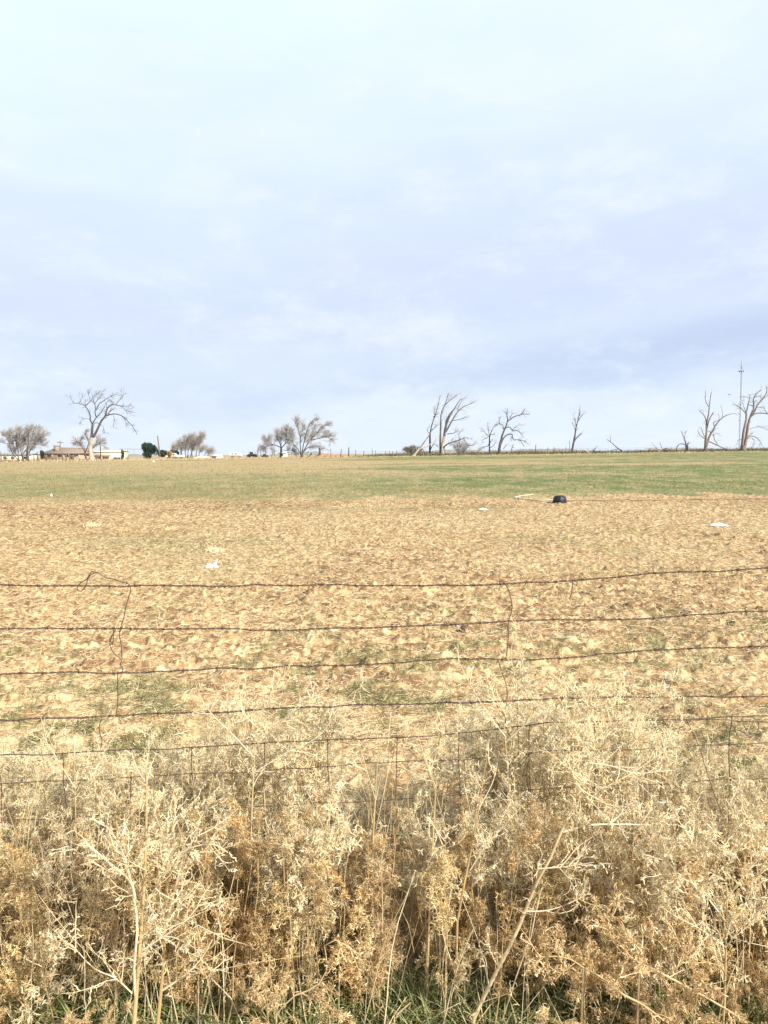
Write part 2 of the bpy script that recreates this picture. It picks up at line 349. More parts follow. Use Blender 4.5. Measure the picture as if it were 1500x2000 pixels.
def weed_arrays(h, spread, nb, pal, leafy, seed, stemr=.0035, tang=.7, ns=5, nt=3, lw=1.0, tw=1.0):
    RS.seed(seed); g = Geo()
    P = np.zeros((1, 9, 3)); z = np.linspace(0, h, 9); P[0, :, 2] = z
    P[0, :, 0] = np.cumsum(RS.normal(0, .012, 9)); P[0, :, 1] = np.cumsum(RS.normal(0, .012, 9)); P[0, 0] = 0
    g.tubes(P, np.linspace(stemr, stemr * .35, 9)[None], 4, STEMC[RS.randint(3)])
    b1, t1 = children(P, nb, .10, .98, spread, spread * 1.5, tang, 7, .55, .30, .5)
    g.tubes(b1, np.linspace(stemr * .55, stemr * .22, 7)[None], 3, STEMC[RS.randint(3, size=len(b1))])
    b2, t2 = children(b1, ns, .2, 1, spread * .28, spread * .6, .75, 5, .3, .5, .4)
    g.tubes(b2, np.linspace(.0013, .0007, 5)[None] * tw, 3, pal[RS.randint(len(pal), size=len(b2))])
    b3, t3 = children(b2, nt, .2, 1, spread * .12, spread * .3, .8, 4, .1, .7, .3)
    g.ribbons(b3, np.array([[.0016, .0014, .0012, .0006]]) * tw, rv(len(b3)), pal[RS.randint(len(pal), size=len(b3))])
    if leafy:
        leaves_on(g, b2, leafy, .014 * lw, .038 * lw, .0009 * lw, .0019 * lw, pal, 5, 2.2)
        leaves_on(g, b3, max(2, leafy // 3), .012 * lw, .028 * lw, .0009 * lw, .0018 * lw, pal, 4, 1.7)
        leaves_on(g, b1, leafy, .012, .03, .0012, .0026, pal, 3, 1.2, t0=.3)
    return g.arrays()
VARY = np.array([(1.08, 1.1, 1.08), (1.15, 1.2, 1.2), (.9, .86, .8), (1.1, 1.03, .92), (1.2, 1.22, 1.2), (1., 1., .95), (.95, .93, .95)])
brown_p = [weed_arrays(.75, .125, 15, BROWN * VARY[i], 9, 100 + i, stemr=.0036, lw=1.05, tang=.55) for i in range(7)]
pale_p = [weed_arrays(1.0, .20, 14, PALE, 5, 200 + i, tang=.6, tw=2.3, lw=1.3, ns=6) for i in range(5)]
curl_p = [weed_arrays(.5, .15, 12, BROWN * 1.1, 12, 300 + i, tang=.95, lw=1.35) for i in range(4)]
def rotm(az, tilt, taz, s):
    return np.array(Matrix.Rotation(tilt, 3, Vector((math.cos(taz), math.sin(taz), 0))) @ Matrix.Rotation(az, 3, 'Z')) * s
def toprow(px):
    xs = [-400, 0, 100, 300, 400, 500, 600, 660, 750, 850, 950, 1030, 1100, 1200, 1300, 1400, 1500, 1900]
    rs = [1450, 1450, 1440, 1440, 1385, 1345, 1365, 1430, 1500, 1420, 1345, 1310, 1375, 1350, 1400, 1450, 1450, 1450]
    return np.interp(px, xs, rs)
def px_of(x, y): return 750 + F * x / y
RS.seed(5); tg = Geo()
def put(protos, x, y, h, base_h, tilt=.16, tint=1.):
    p = protos[RS.randint(len(protos))]; s = h / base_h * RS.uniform(.92, 1.05)
    M = rotm(RS.uniform(0, 6.28), abs(RS.normal(0, tilt)), RS.uniform(0, 6.28), s)
    tg.merge(p, M, (x, y, float(G(x, y)) - .01), tint * RS.uniform(.88, 1.08))
for i in range(270):            # bleached plants in and behind the fence
    y = RS.uniform(3.31, 4.1); x = RS.uniform(-2.7, 2.7); px = px_of(x, y)
    zt = at(px, toprow(px) + abs(RS.normal(0, 65)), y)[2]
    if zt < .3: continue
    if 610 < px < 880 and RS.rand() < .55: continue
    put(pale_p, x, y, zt, 1.12)
for i in range(400):            # brown leafy plants, front of the fence
    y = RS.uniform(2.75, 3.5); x = RS.uniform(-2.4, 2.4); px = px_of(x, y)
    row = 1570 + abs(RS.normal(0, 75)) - 25 + (25 if 560 < px < 880 else 0)
    zt = at(px, row, y)[2]
    if zt < .25: continue
    if 570 < px < 970 and y < 2.98 and RS.rand() < .3: continue
    if RS.rand() < .20: put(pale_p, x, y, zt * 1.05, 1.12)
    else: put(brown_p, x, y, zt, .88)
for i in range(46):             # low curly plants at the near edge
    y = RS.uniform(2.35, 2.85); x = RS.uniform(-1.9, 1.9); px = px_of(x, y)
    if 560 < px < 980 and RS.rand() < .8: continue
    if 150 < px < 420 and y < 2.72: continue
    put(curl_p, x, y, RS.uniform(.26, .52), .6, .4)
k = 1000; y = RS.uniform(2.65, 3.7, k); x = RS.uniform(-2.4, 2.4, k); ln = RS.uniform(.3, 1.0, k) * np.clip((y - 1.6) * .75, .4, 1.05)     # bare stems, many bent or snapped
D = np.stack([RS.normal(0, .16, k), RS.normal(0, .16, k), np.ones(k)], 1); P = np.empty((k, 8, 3)); P[:, 0] = np.stack([x, y, np.full(k, -.01)], 1)
for j in range(1, 8):
    D = D + RS.normal(size=(k, 3)) * .06; D[:, 2] -= (RS.uniform(0, 1, k) < .12) * RS.uniform(.3, 1.3, k) * (j > 3); D /= np.linalg.norm(D, axis=1, keepdims=True); P[:, j] = P[:, j - 1] + D * (ln / 7)[:, None]
P[:, :, 2] = np.maximum(P[:, :, 2], -.01)
tg.tubes(P, RS.uniform(.0012, .0034, (k, 1)) * np.linspace(1, .45, 8)[None], 4, np.concatenate([STEMC, PALE])[RS.randint(7, size=k)] * RS.uniform(.75, 1.1, (k, 1)))
tag(mk('weed_thicket', tg, M_weed), 'dense belt of dry brown and bleached weeds growing along the wire fence', 'weeds', kind='stuff')

# ------------------------------------------------------------------ straw litter, stubble and green blades of the field
def field_pts(n, r0, r1, x0=-150, x1=1650, p=1.0):
    px = RS.uniform(x0, x1, n); row = r0 + (r1 - r0) * RS.uniform(0, 1, n) ** p
    # depth from the row (iterated against the sloping ground)
    hor = 886 - .0079 * (px - 750); y = np.full(n, 8.0)
    tanv = np.tan(np.arctan((row - 1000) / F) + PITCH) + (.0079 * (px - 750) / F)
    for _ in range(25):
        x = (px - 750) / F * y; y = (CH - G(x, y)) / np.maximum(tanv, .004)
    x = (px - 750) / F * y * 1.0
    return x, y
def lying(g, n, r0, r1, L0, L1, W, pal, up=.25, p=1.0, scale_d=0.0, mask=None):
    x, y = field_pts(n, r0, r1, p=p)
    if mask is not None:
        k = mask(x, y) > RS.uniform(0, 1, n); x = x[k]; y = y[k]
    n = len(x); az = RS.uniform(0, 6.28, n); e = np.abs(RS.normal(0, up, n)); ln = RS.uniform(L0, L1, n) * (1 + scale_d * y)
    D = np.stack([np.cos(az) * np.cos(e), np.sin(az) * np.cos(e), np.sin(e)], 1)
    z = G(x, y) + relief(x, y) + .004
    P = np.empty((n, 3, 3)); P[:, 0] = np.stack([x, y, z], 1)
    for j in (1, 2):
        D = D + RS.normal(size=(n, 3)) * .18; D[:, 2] -= .10 * (j == 2); P[:, j] = P[:, j - 1] + D * (ln / 2)[:, None]
    P[:, :, 2] = np.maximum(P[:, :, 2], z[:, None] - .01)
    Wd = (W * (1 + scale_d * y) * RS.uniform(.6, 1.3, n))[:, None] * np.array([[.8, 1, .4]])
    g.ribbons(P, Wd, rv(n), pal[RS.randint(len(pal), size=n)] * RS.uniform(.75, 1.12, (n, 1)))
RS.seed(77)
STRAW = np.array([(.74, .60, .38), (.66, .50, .29), (.82, .71, .50), (.50, .35, .19), (.58, .40, .22)])
sg = Geo()
lying(sg, 70000, 1060, 1500, .03, .10, .0022, STRAW * 1.1, .08, scale_d=.02)
lying(sg, 70000, 1060, 1600, .02, .08, .0022, STRAW, .22, scale_d=.02)
lying(sg, 50000, 975, 1250, .03, .11, .0032, STRAW, .22, scale_d=.03)
tag(mk('field_straw', sg, M_straw), 'loose straw and stubble scattered over the bare field', 'straw', kind='stuff')
GREEN = np.array([(.13, .17, .05), (.19, .22, .08), (.11, .14, .045), (.27, .28, .12)])
gg = Geo()
def gm(x, y): return greenmask(x, y)
lying(gg, 170000, 1060, 1560, .03, .08, .0026, GREEN, .8, mask=gm)
def gm2(x, y): return np.clip((y - 33) / 6, 0, 1) * .9
lying(gg, 45000, 905, 985, .05, .10, .004, GREEN * 1.15, 1.0, scale_d=.02, mask=gm2)
tag(mk('field_grass', gg, M_leaf), 'short green blades sprouting in patches across the field', 'grass', kind='stuff')
# verge grass at the foot of the weeds
RS.seed(78); vg = Geo(); n = 6200
cx = np.array([-.33, -.12, .10, .40, -1.0, -.75, 1.0, 1.3, .72, -1.25]); cy = np.array([2.75, 2.85, 2.8, 2.75, 2.95, 2.75, 2.9, 2.75, 2.9, 2.8])
ci = RS.randint(len(cx), size=n); x = cx[ci] + RS.normal(0, .13, n); y = cy[ci] + RS.normal(0, .10, n)
bg = n // 12; x[:bg] = RS.uniform(-1.9, 1.9, bg); y[:bg] = RS.uniform(2.4, 3.2, bg)
az = RS.uniform(0, 6.28, n); D = np.stack([np.cos(az) * .5, np.sin(az) * .5, np.ones(n)], 1); ln = RS.uniform(.07, .26, n)
P = np.empty((n, 5, 3)); P[:, 0] = np.stack([x, y, np.zeros(n)], 1)
for j in range(1, 5):
    D[:, 2] -= RS.uniform(.05, .40, n); D /= np.linalg.norm(D, axis=1, keepdims=True); P[:, j] = P[:, j - 1] + D * (ln / 4)[:, None]
P[:, :, 2] += .01
side = np.stack([-np.sin(az), np.cos(az), np.zeros(n)], 1)
VG = np.array([(.17, .21, .06), (.25, .30, .10), (.13, .165, .05), (.42, .42, .24), (.32, .33, .15)])
vg.ribbons(P, RS.uniform(.0022, .0045, (n, 1)) * np.array([[.8, 1, .9, .6, .1]]), side, VG[RS.randint(5, size=n)] * RS.uniform(.8, 1.15, (n, 1)))
tag(mk('verge_grass', vg, M_leaf), 'green grass growing low between the weed stems', 'grass', kind='stuff')
RS.seed(79); lg = Geo(); n = 46000
x = RS.uniform(-2.4, 2.4, n); y = RS.uniform(2.3, 4.6, n); az = RS.uniform(0, 6.28, n); D = np.stack([np.cos(az), np.sin(az), RS.normal(.1, .25, n)], 1)
P = np.empty((n, 4, 3)); P[:, 0] = np.stack([x, y, RS.uniform(.0, .09, n)], 1); ln = RS.uniform(.03, .16, n)
for j in range(1, 4): D = D + RS.normal(size=(n, 3)) * .3; P[:, j] = P[:, j - 1] + D * (ln / 3)[:, None]
P[:, :, 2] = np.clip(P[:, :, 2], .004, .16)
lg.ribbons(P, RS.uniform(.001, .0026, (n, 1)) * np.ones((1, 4)), rv(n), np.concatenate([BROWN, STRAW])[RS.randint(10, size=n)])
tag(mk('verge_litter', lg, M_weed), 'dead leaf and stem litter on the verge soil', 'litter', kind='stuff')

# ------------------------------------------------------------------ the wire fence
FY = 3.3
fence = thing('wire_fence', 'rusty barbed wire fence with woven netting, running through the dry weeds', 'fence', (0, FY, 0))
def spl(pts, n):
    p = np.array(pts, float); d = np.concatenate([[0], np.cumsum(np.linalg.norm(np.diff(p[:, :2], axis=0), axis=1) + 1e-6)])
    t = np.linspace(0, d[-1], n); out = np.empty((n, p.shape[1]))
    # cubic hermite through the points
    m = np.gradient(p, d, axis=0)
    i = np.clip(np.searchsorted(d, t, 'right') - 1, 0, len(d) - 2); h = (d[i + 1] - d[i])[:, None]; s = ((t - d[i]) / (d[i + 1] - d[i]))[:, None]
    out = (2 * s ** 3 - 3 * s ** 2 + 1) * p[i] + (s ** 3 - 2 * s ** 2 + s) * h * m[i] + (-2 * s ** 3 + 3 * s ** 2) * p[i + 1] + (s ** 3 - s ** 2) * h * m[i + 1]
    return out
def wp(pts, n, dy=0.): return np.array([at(a, b, FY + dy) for a, b in spl(pts, n)])
def barbed(pts, seed, barbs=True, ext=True):
    rr = random.Random(seed); q = wp(pts, 420)
    if ext:
        a = q[0] + (q[0] - q[6]) / np.linalg.norm(q[0] - q[6]) * np.linspace(3.0, .02, 40)[:, None] * np.array([1, 0, .2]); b = q[-1] + (q[-1] - q[-7]) / np.linalg.norm(q[-1] - q[-7]) * np.linspace(.02, 3.0, 40)[:, None] * np.array([1, 0, .2])
        q = np.concatenate([a, q, b])
    g = Geo(); d = np.concatenate([[0], np.cumsum(np.linalg.norm(np.diff(q, axis=0), axis=1))]); n = int(d[-1] / .006); q = q + np.stack([0 * d, (fbm(d * 9, d * 0, seed, 3) - .5) * .012, (fbm(d * 6, d * 0, seed + 9, 3) - .5) * .016], 1)
    tt = np.linspace(0, d[-1], n); q = np.stack([np.interp(tt, d, q[:, c]) for c in range(3)], 1)
    for ph in (0, math.pi):
        a = tt / .075 * 2 * math.pi + ph; o = np.stack([np.zeros(n), np.cos(a), np.sin(a)], 1) * .0024
        g.tubes((q + o)[None], .0020, 5)
    pos = .05
    while barbs and pos < d[-1]:
        c = np.array([np.interp(pos, tt, q[:, k]) for k in range(3)])
        a = np.linspace(0, 4 * math.pi, 14); w_ = np.stack([np.linspace(-.006, .006, 14), np.cos(a) * .0048, np.sin(a) * .0048], 1) + c
        g.tubes(w_[None], .0013, 4)
        for k in range(2):
            th = rr.uniform(0, 6.28); dd = np.array([rr.uniform(-.5, .5), math.cos(th), math.sin(th)]) * rr.uniform(.016, .026)
            g.tubes(np.array([[c - dd, c, c + dd * .9]]), np.array([[.0004, .0014, .0004]]), 4)
        pos += rr.uniform(.105, .17)
    return g
W1 = [(0, 1141), (130, 1143), (250, 1144), (500, 1144), (700, 1142), (900, 1142), (985, 1140), (1100, 1134), (1200, 1129), (1300, 1120), (1400, 1116), (1500, 1110)]
W2 = [(0, 1226), (150, 1227), (235, 1229), (400, 1228), (600, 1229), (700, 1227), (800, 1223), (1000, 1214), (1080, 1211), (1150, 1211), (1250, 1207), (1350, 1200), (1500, 1193)]
W3 = [(0, 1317), (150, 1314), (235, 1313), (350, 1309), (500, 1305), (600, 1301), (750, 1295), (900, 1287), (1000, 1286), (1060, 1286), (1200, 1275), (1350, 1267), (1500, 1260)]
W4 = [(0, 1407), (150, 1402), (250, 1398), (350, 1391), (460, 1388), (530, 1385), (700, 1379), (850, 1374), (1000, 1368), (1100, 1362), (1300, 1362), (1500, 1362)]
W5 = [(0, 1473), (60, 1475), (130, 1470), (220, 1465), (380, 1460), (500, 1452), (640, 1445), (750, 1441), (870, 1435), (960, 1426), (1000, 1421), (1060, 1413), (1150, 1410), (1280, 1406), (1340, 1405), (1400, 1402), (1500, 1397)]
for i, W_ in enumerate((W1, W2, W3, W4)): mk('barbed_wire', barbed(W_, i + 3), M_wire, fence)
HS = [W5,
      [(0, 1530), (100, 1526), (200, 1522), (370, 1512), (450, 1510), (550, 1503), (640, 1496), (770, 1489), (900, 1483), (1000, 1477), (1060, 1467), (1150, 1467), (1290, 1462), (1370, 1457), (1460, 1452), (1500, 1450)],
      [(0, 1602), (150, 1596), (245, 1588), (380, 1582), (500, 1574), (640, 1568), (780, 1560), (900, 1552), (1000, 1546), (1100, 1538), (1290, 1531), (1400, 1524), (1500, 1521)],
      [(0, 1690), (260, 1675), (370, 1657), (500, 1650), (580, 1647), (700, 1638), (800, 1630), (960, 1628), (1060, 1620), (1170, 1612), (1290, 1608), (1440, 1602), (1500, 1600)],
      [(0, 1770), (500, 1741), (600, 1736), (700, 1731), (900, 1720), (1050, 1718), (1500, 1695)],
      [(0, 1858), (500, 1832), (1000, 1812), (1500, 1790)]]
ng = Geo()
hy = []
for k, h in enumerate(HS):
    e = [(-900, h[0][1] + 10)] + h + [(2400, h[-1][1] - 8)]
    q = wp(e, 500, .006); q[:, 2] += (fbm(q[:, 0] * 9, q[:, 0] * 0, 90 + k, 3) - .5) * .012; ng.tubes(q[None], .0026 if k == 0 else .0021, 5); hy.append(q)
def zrow(k, x): return float(np.interp(x, hy[k][:, 0], hy[k][:, 2]))
for j in range(-7, 18):
    px = 515 + 129 * j + random.uniform(-4, 4)
    if 1330 < px < 1440: px = 1423
    if 1260 < px < 1330: px = 1290
    x0 = float(at(px, 1600, FY)[0]); pts = []
    if 12 < j: x0 += .0
    zr = [zrow(k, x0) for k in range(6)]
    for k in range(6): pts += [(x0 + random.uniform(-.008, .008), FY + random.uniform(-.004, .004), zr[k])]
    pts = np.array(pts); pts = np.concatenate([np.linspace(pts[i], pts[i + 1], 5)[:-1] for i in range(5)] + [pts[-1:]])
    pts[:, 0] += np.cumsum(RS.normal(0, .0022, len(pts)))
    ng.tubes(pts[None], .0020, 5)
    for k in range(6):       # wrap at each crossing
        c = pts[min(4 * k, len(pts) - 1)]; a = np.linspace(0, 4 * math.pi, 12); ng.tubes((c + np.stack([np.cos(a) * .0035, np.sin(a) * .0035, np.linspace(-.006, .006, 12)], 1))[None], .0014, 4)
ng.tubes(wp([(1340, 1405), (1352, 1430), (1366, 1460), (1378, 1500), (1400, 1565), (1410, 1590)], 24)[None], .0019, 5)
mk('woven_netting', ng, M_wire, fence)
mk('loose_strand', Geo().tubes(wp([(1335, 1406), (1400, 1405), (1440, 1408), (1500, 1410), (1800, 1415)], 30, -.01)[None], .0022, 5), M_wire, fence)
mk('loose_strand', Geo().tubes(wp([(1385, 1457), (1400, 1440), (1425, 1428), (1445, 1427), (1460, 1436)], 24, -.02)[None], .0019, 5).tubes(wp([(1480, 1408), (1482, 1420), (1478, 1432)], 8, -.01)[None], .0017, 5), M_wire, fence)
TW = [[(250, 1140), (238, 1137), (222, 1131), (208, 1129), (190, 1118), (179, 1117), (170, 1130), (155, 1141), (151, 1150), (157, 1155), (166, 1147), (175, 1125), (184, 1119)],
      [(247, 1136), (255, 1147), (252, 1165), (246, 1185), (242, 1205), (236, 1225), (233, 1235)],
      [(240, 1222), (236, 1230), (234, 1236), (237, 1260), (238.5, 1288)],
      [(222, 1222), (225, 1230), (216, 1245), (215, 1260), (222, 1275), (237, 1292), (235, 1297), (240, 1305), (239, 1314)],
      [(219, 1224), (222, 1234), (216, 1250), (219, 1258), (222, 1232)],
      [(230, 1311), (230, 1340), (230, 1370), (227, 1397)],
      [(200, 1400), (195, 1415), (195, 1430), (199, 1447), (196, 1462)],
      [(975, 1136), (985, 1138), (992, 1150), (998, 1170), (1000, 1190), (993, 1214), (993, 1240), (991, 1265), (988, 1286)],
      [(972, 1288), (981, 1315), (990, 1345), (990, 1368)],
      [(968, 1370), (974, 1385), (986, 1400), (985, 1422)],
      [(957, 1420), (960, 1405), (968, 1404), (974, 1416), (980, 1432)],
      [(1119, 1132), (1118, 1145), (1116, 1158), (1112, 1170)], [(1121, 1135), (1127, 1137), (1126, 1143), (1121, 1141)],
      [(1030, 1490), (1029, 1520), (1032, 1545), (1033, 1566)]]
for t_ in TW: mk('tie_wire', Geo().tubes(wp(t_, 40, -.004)[None], .0023, 5), M_wire, fence)
for x_ in (-4.1, 4.1):       # the line posts that carry the wires, either side of the view
    pg = Geo(); pz = np.linspace(-.2, 1.75, 9); pp = np.stack([x_ + np.cumsum(RS.normal(0, .004, 9)), np.full(9, FY + .055), pz], 1); pg.tubes(pp[None], .05, 8, caps=True); mk('fence_post', pg, M_wood, fence)

# ------------------------------------------------------------------ single weeds that stand out
HER = 'single dead weeds standing out of the thicket'
def hero(label, limbs, Y, pal, seed, leafy=5, sec=7, spread=.14, ns=3, foliage=True, leafw=1.0, lift=.3):
    RS.seed(seed); b = at(limbs[0][0][0][0], limbs[0][0][0][1], Y); b[2] = 0.0
    t = thing('dead_weed', label, 'weed', b, HER); sg_ = Geo(); Ps = []; dep = []
    for li, (pts, r0, r1) in enumerate(limbs):
        sp = spl(pts, 12); y0 = 0.
        if li:
            best = min(((sp[0][0] - q[0]) ** 2 + (sp[0][1] - q[1]) ** 2, q[2]) for q in dep); y0 = best[1]
        sl_ = RS.uniform(-.12, .0) if li else 0; P = []
        for k, (a, c) in enumerate(sp):
            dy = y0 + sl_ * k / 11; dep.append((a, c, dy)); P.append(at(a, c, Y + dy))
        P = np.array(P); 
        if li == 0: P = np.concatenate([[[P[0, 0] - .01, Y, -.02]], P[:-1]]) if P[0, 2] > 0.02 else P
        Ps.append(P); (sg_ if li == 0 else Geo()).tubes(P[None], np.linspace(r0, r1, 12)[None], 6, STEMC[RS.randint(3)]); Ps[-1] = (P, r0, r1)
    mk('stem', sg_, M_weed, t, True)
    for li, (P, r0, r1) in enumerate(Ps):
        fg = Geo(); P = P[None]
        if li: fg.tubes(P, np.linspace(r0, r1, 12)[None], 6, (.93, .84, .64) if pal is not BROWN and pal[0][0] > .8 else STEMC[RS.randint(3)])
        b1_, _ = children(P, sec, .12, 1, spread, spread * 1.9, .8, 6, lift, .35, .35)
        fg.tubes(b1_, np.linspace(.0023, .0010, 6)[None], 3, pal[RS.randint(len(pal), size=len(b1_))])
        b2_, _ = children(b1_, ns, .2, 1, spread * .35, spread * .8, .8, 5, .1, .6, .4)
        fg.tubes(b2_, np.linspace(.0017, .0009, 5)[None], 3, pal[RS.randint(len(pal), size=len(b2_))])
        leaves_on(fg, b1_, leafy, .014, .042, .0012 * leafw, .0026 * leafw, pal, 5, 1.8)
        leaves_on(fg, b2_, leafy, .012, .036, .0012 * leafw, .0026 * leafw, pal, 5, 1.8)
        mk('branch' if li else 'foliage', fg, M_weed, t)
    return t
hero('thick yellow weed stalk standing tallest at the lower left, wide white side branches', [([(262, 2000), (268, 1920), (274, 1840), (281, 1740), (286, 1600), (286, 1500), (283, 1445)], .0092, .003),
     ([(266, 1960), (262, 1900), (268, 1800), (258, 1735), (238, 1660), (215, 1620), (182, 1600)], .0056, .0024), ([(264, 1755), (256, 1722), (225, 1695), (190, 1665), (160, 1640)], .0048, .0022),
     ([(280, 1855), (310, 1835), (345, 1812), (375, 1785), (388, 1768)], .0036, .0018), ([(281, 1770), (300, 1740), (320, 1715)], .002, .001), ([(258, 1940), (225, 1910), (190, 1895), (140, 1845)], .0026, .0012),
     ([(286, 1700), (250, 1680), (220, 1650)], .002, .001)], 2.5, PALE, 401, 5, 8)
hero('second yellow stalk just right of the tallest one, branching upward to the right', [([(308, 2000), (316, 1920), (322, 1840), (326, 1740), (332, 1660), (338, 1600), (338, 1560)], .0078, .0026),
     ([(328, 1790), (345, 1725), (360, 1670), (380, 1635), (395, 1585)], .0042, .002), ([(345, 1670), (385, 1652), (420, 1650), (445, 1665)], .0034, .0016),
     ([(316, 1935), (360, 1905), (395, 1870), (415, 1835)], .0034, .0016)], 2.52, PALE, 402, 4, 7)
hero('leaning yellow stalk right of centre, bare white twigs reaching right', [([(925, 1990), (958, 1920), (990, 1860), (1020, 1795), (1048, 1725), (1078, 1670), (1100, 1615), (1125, 1560), (1150, 1490)], .0085, .0036),
     ([(1100, 1625), (1150, 1612), (1210, 1610), (1268, 1611)], .0038, .002), ([(1050, 1697), (1110, 1692), (1160, 1684)], .0026, .0011), ([(1022, 1780), (1070, 1778), (1110, 1765), (1145, 1748)], .0028, .0012),
     ([(1150, 1490), (1190, 1495), (1240, 1510), (1300, 1505)], .0026, .001), ([(1110, 1490), (1135, 1540), (1175, 1565)], .0022, .0012), ([(1150, 1490), (1170, 1455)], .002, .001)], 2.68, np.concatenate([PALE, PALE, BROWN[:1]]), 403, 3, 8, .12)
hero('straight thin tan stalk rising through the middle of the thicket', [([(832, 1990), (835, 1900), (838, 1800), (842, 1700), (848, 1600), (852, 1520), (858, 1440), (852, 1380)], .0055, .0014),
     ([(842, 1680), (860, 1660), (880, 1640)], .0018, .0009), ([(852, 1540), (830, 1480), (815, 1430)], .002, .001), ([(856, 1480), (885, 1440), (905, 1400)], .002, .001)], 2.85, PALE, 404, 2, 6, .10)
hero('slim stalk left of the middle one with few twigs', [([(727, 1760), (728, 1660), (733, 1560), (738, 1480), (744, 1420)], .0052, .0013), ([(733, 1560), (715, 1500), (705, 1465)], .0018, .0009)], 2.9, PALE, 405, 1, 4, .08)
hero('slanting tan stem between the middle stalk and the leaning one', [([(893, 1800), (905, 1735), (922, 1650), (935, 1580), (947, 1500), (960, 1440)], .0056, .0015), ([(918, 1700), (950, 1650), (990, 1610)], .0026, .0011), ([(935, 1580), (965, 1520), (975, 1470)], .002, .001)], 2.8, PALE, 406, 2, 6, .10)
hero('low fallen stem slanting down to the right at the lower right', [([(1140, 1890), (1175, 1910), (1210, 1938), (1260, 1965), (1310, 2005)], .0045, .0035), ([(1140, 1890), (1110, 1872), (1070, 1868), (1030, 1875)], .003, .0016), ([(1190, 1925), (1230, 1890), (1260, 1860)], .0022, .001)], 2.5, BROWN * 1.15, 407, 7, 10, .10, lift=-.2)
hero('long fallen stem nearest the lower right corner', [([(1250, 1880), (1290, 1900), (1350, 1932), (1400, 1960), (1460, 2000)], .0042, .0034), ([(1300, 1905), (1330, 1880), (1350, 1850)], .002, .001), ([(1250, 1880), (1215, 1860), (1190, 1820), (1200, 1770)], .0026, .0012)], 2.52, BROWN * 1.1, 408, 7, 10, .10, lift=-.2)
hero('bushy bleached weed at the right edge, tangled white branches over brown ones', [([(1415, 1960), (1418, 1850), (1420, 1760), (1415, 1680), (1420, 1600), (1425, 1520)], .0045, .002), ([(1418, 1800), (1370, 1740), (1310, 1690), (1290, 1630)], .003, .0013),
     ([(1418, 1760), (1460, 1700), (1500, 1660)], .003, .0013), ([(1416, 1720), (1370, 1690), (1350, 1640)], .0026, .0012), ([(1418, 1850), (1360, 1810), (1320, 1790), (1290, 1770)], .0026, .0012), ([(1418, 1850), (1460, 1800), (1510, 1780)], .0026, .0012),
     ([(1417, 1700), (1450, 1640), (1490, 1600)], .0024, .001)], 2.6, np.concatenate([PALE, PALE * 1.05]), 409, 8, 13, .12)
hero('bent over stem with drooping seed heads low in the centre', [([(540, 1980), (575, 1945), (620, 1925), (640, 1880), (632, 1850), (648, 1836), (680, 1848), (720, 1882)], .0034, .0014), ([(590, 1940), (625, 1960), (650, 1990)], .0022, .001)], 2.55, BROWN * 1.15, 410, 7, 9, .07, lift=-.6)
hero('wispy white weed reaching above the third barbed strand', [([(1000, 1640), (995, 1560), (990, 1480), (985, 1400), (1000, 1330), (1018, 1270), (1035, 1225)], .004, .0012), ([(988, 1440), (950, 1390), (915, 1330), (895, 1290)], .0028, .001), ([(990, 1400), (960, 1340), (965, 1310)], .002, .0008),
     ([(992, 1380), (1020, 1340), (1048, 1330)], .002, .0008), ([(988, 1450), (1040, 1400), (1085, 1350), (1100, 1320)], .0026, .001), ([(1005, 1320), (998, 1270), (1010, 1230)], .0018, .0008)], 3.2, PALE * 1.05, 411, 1, 7, .07, ns=2)
hero('spreading white weed left of centre, fan of thin twigs under the second strand', [([(490, 1640), (493, 1560), (497, 1480), (500, 1420), (505, 1370), (510, 1330)], .0042, .0012), ([(497, 1480), (450, 1430), (410, 1390), (385, 1350)], .0026, .001), ([(497, 1460), (550, 1410), (600, 1370), (640, 1345)], .0026, .001),
     ([(500, 1420), (470, 1380), (480, 1340)], .002, .0008), ([(500, 1400), (535, 1360), (545, 1325)], .002, .0008), ([(495, 1510), (560, 1470), (620, 1440), (680, 1360), (715, 1335)], .0026, .001)], 3.2, PALE * 1.05, 412, 1, 8, .08, ns=2)
hero('dense white weed right of centre, feathery top between the lowest strands', [([(1180, 1640), (1180, 1560), (1175, 1480), (1180, 1420), (1175, 1370), (1165, 1335)], .0042, .0012), ([(1178, 1500), (1130, 1440), (1105, 1390), (1090, 1360)], .0026, .001), ([(1178, 1490), (1230, 1440), (1270, 1390), (1290, 1350)], .0026, .001),
     ([(1178, 1440), (1205, 1390), (1225, 1345)], .002, .0008), ([(1176, 1430), (1150, 1390), (1145, 1360)], .002, .0008), ([(1178, 1540), (1250, 1500), (1310, 1450), (1330, 1410)], .0026, .001), ([(1178, 1540), (1110, 1500), (1060, 1460)], .0026, .001)], 3.15, PALE * 1.08, 413, 3, 13, .10, ns=4)
hero('sparse pale weed in front of the lowest strand at the left edge', [([(150, 1680), (148, 1600), (146, 1520), (143, 1440), (138, 1395)], .0035, .0011), ([(147, 1540), (110, 1480), (80, 1430)], .0022, .001), ([(147, 1560), (190, 1500), (215, 1450)], .0022, .001)], 3.25, PALE, 414, 2, 7, .09)

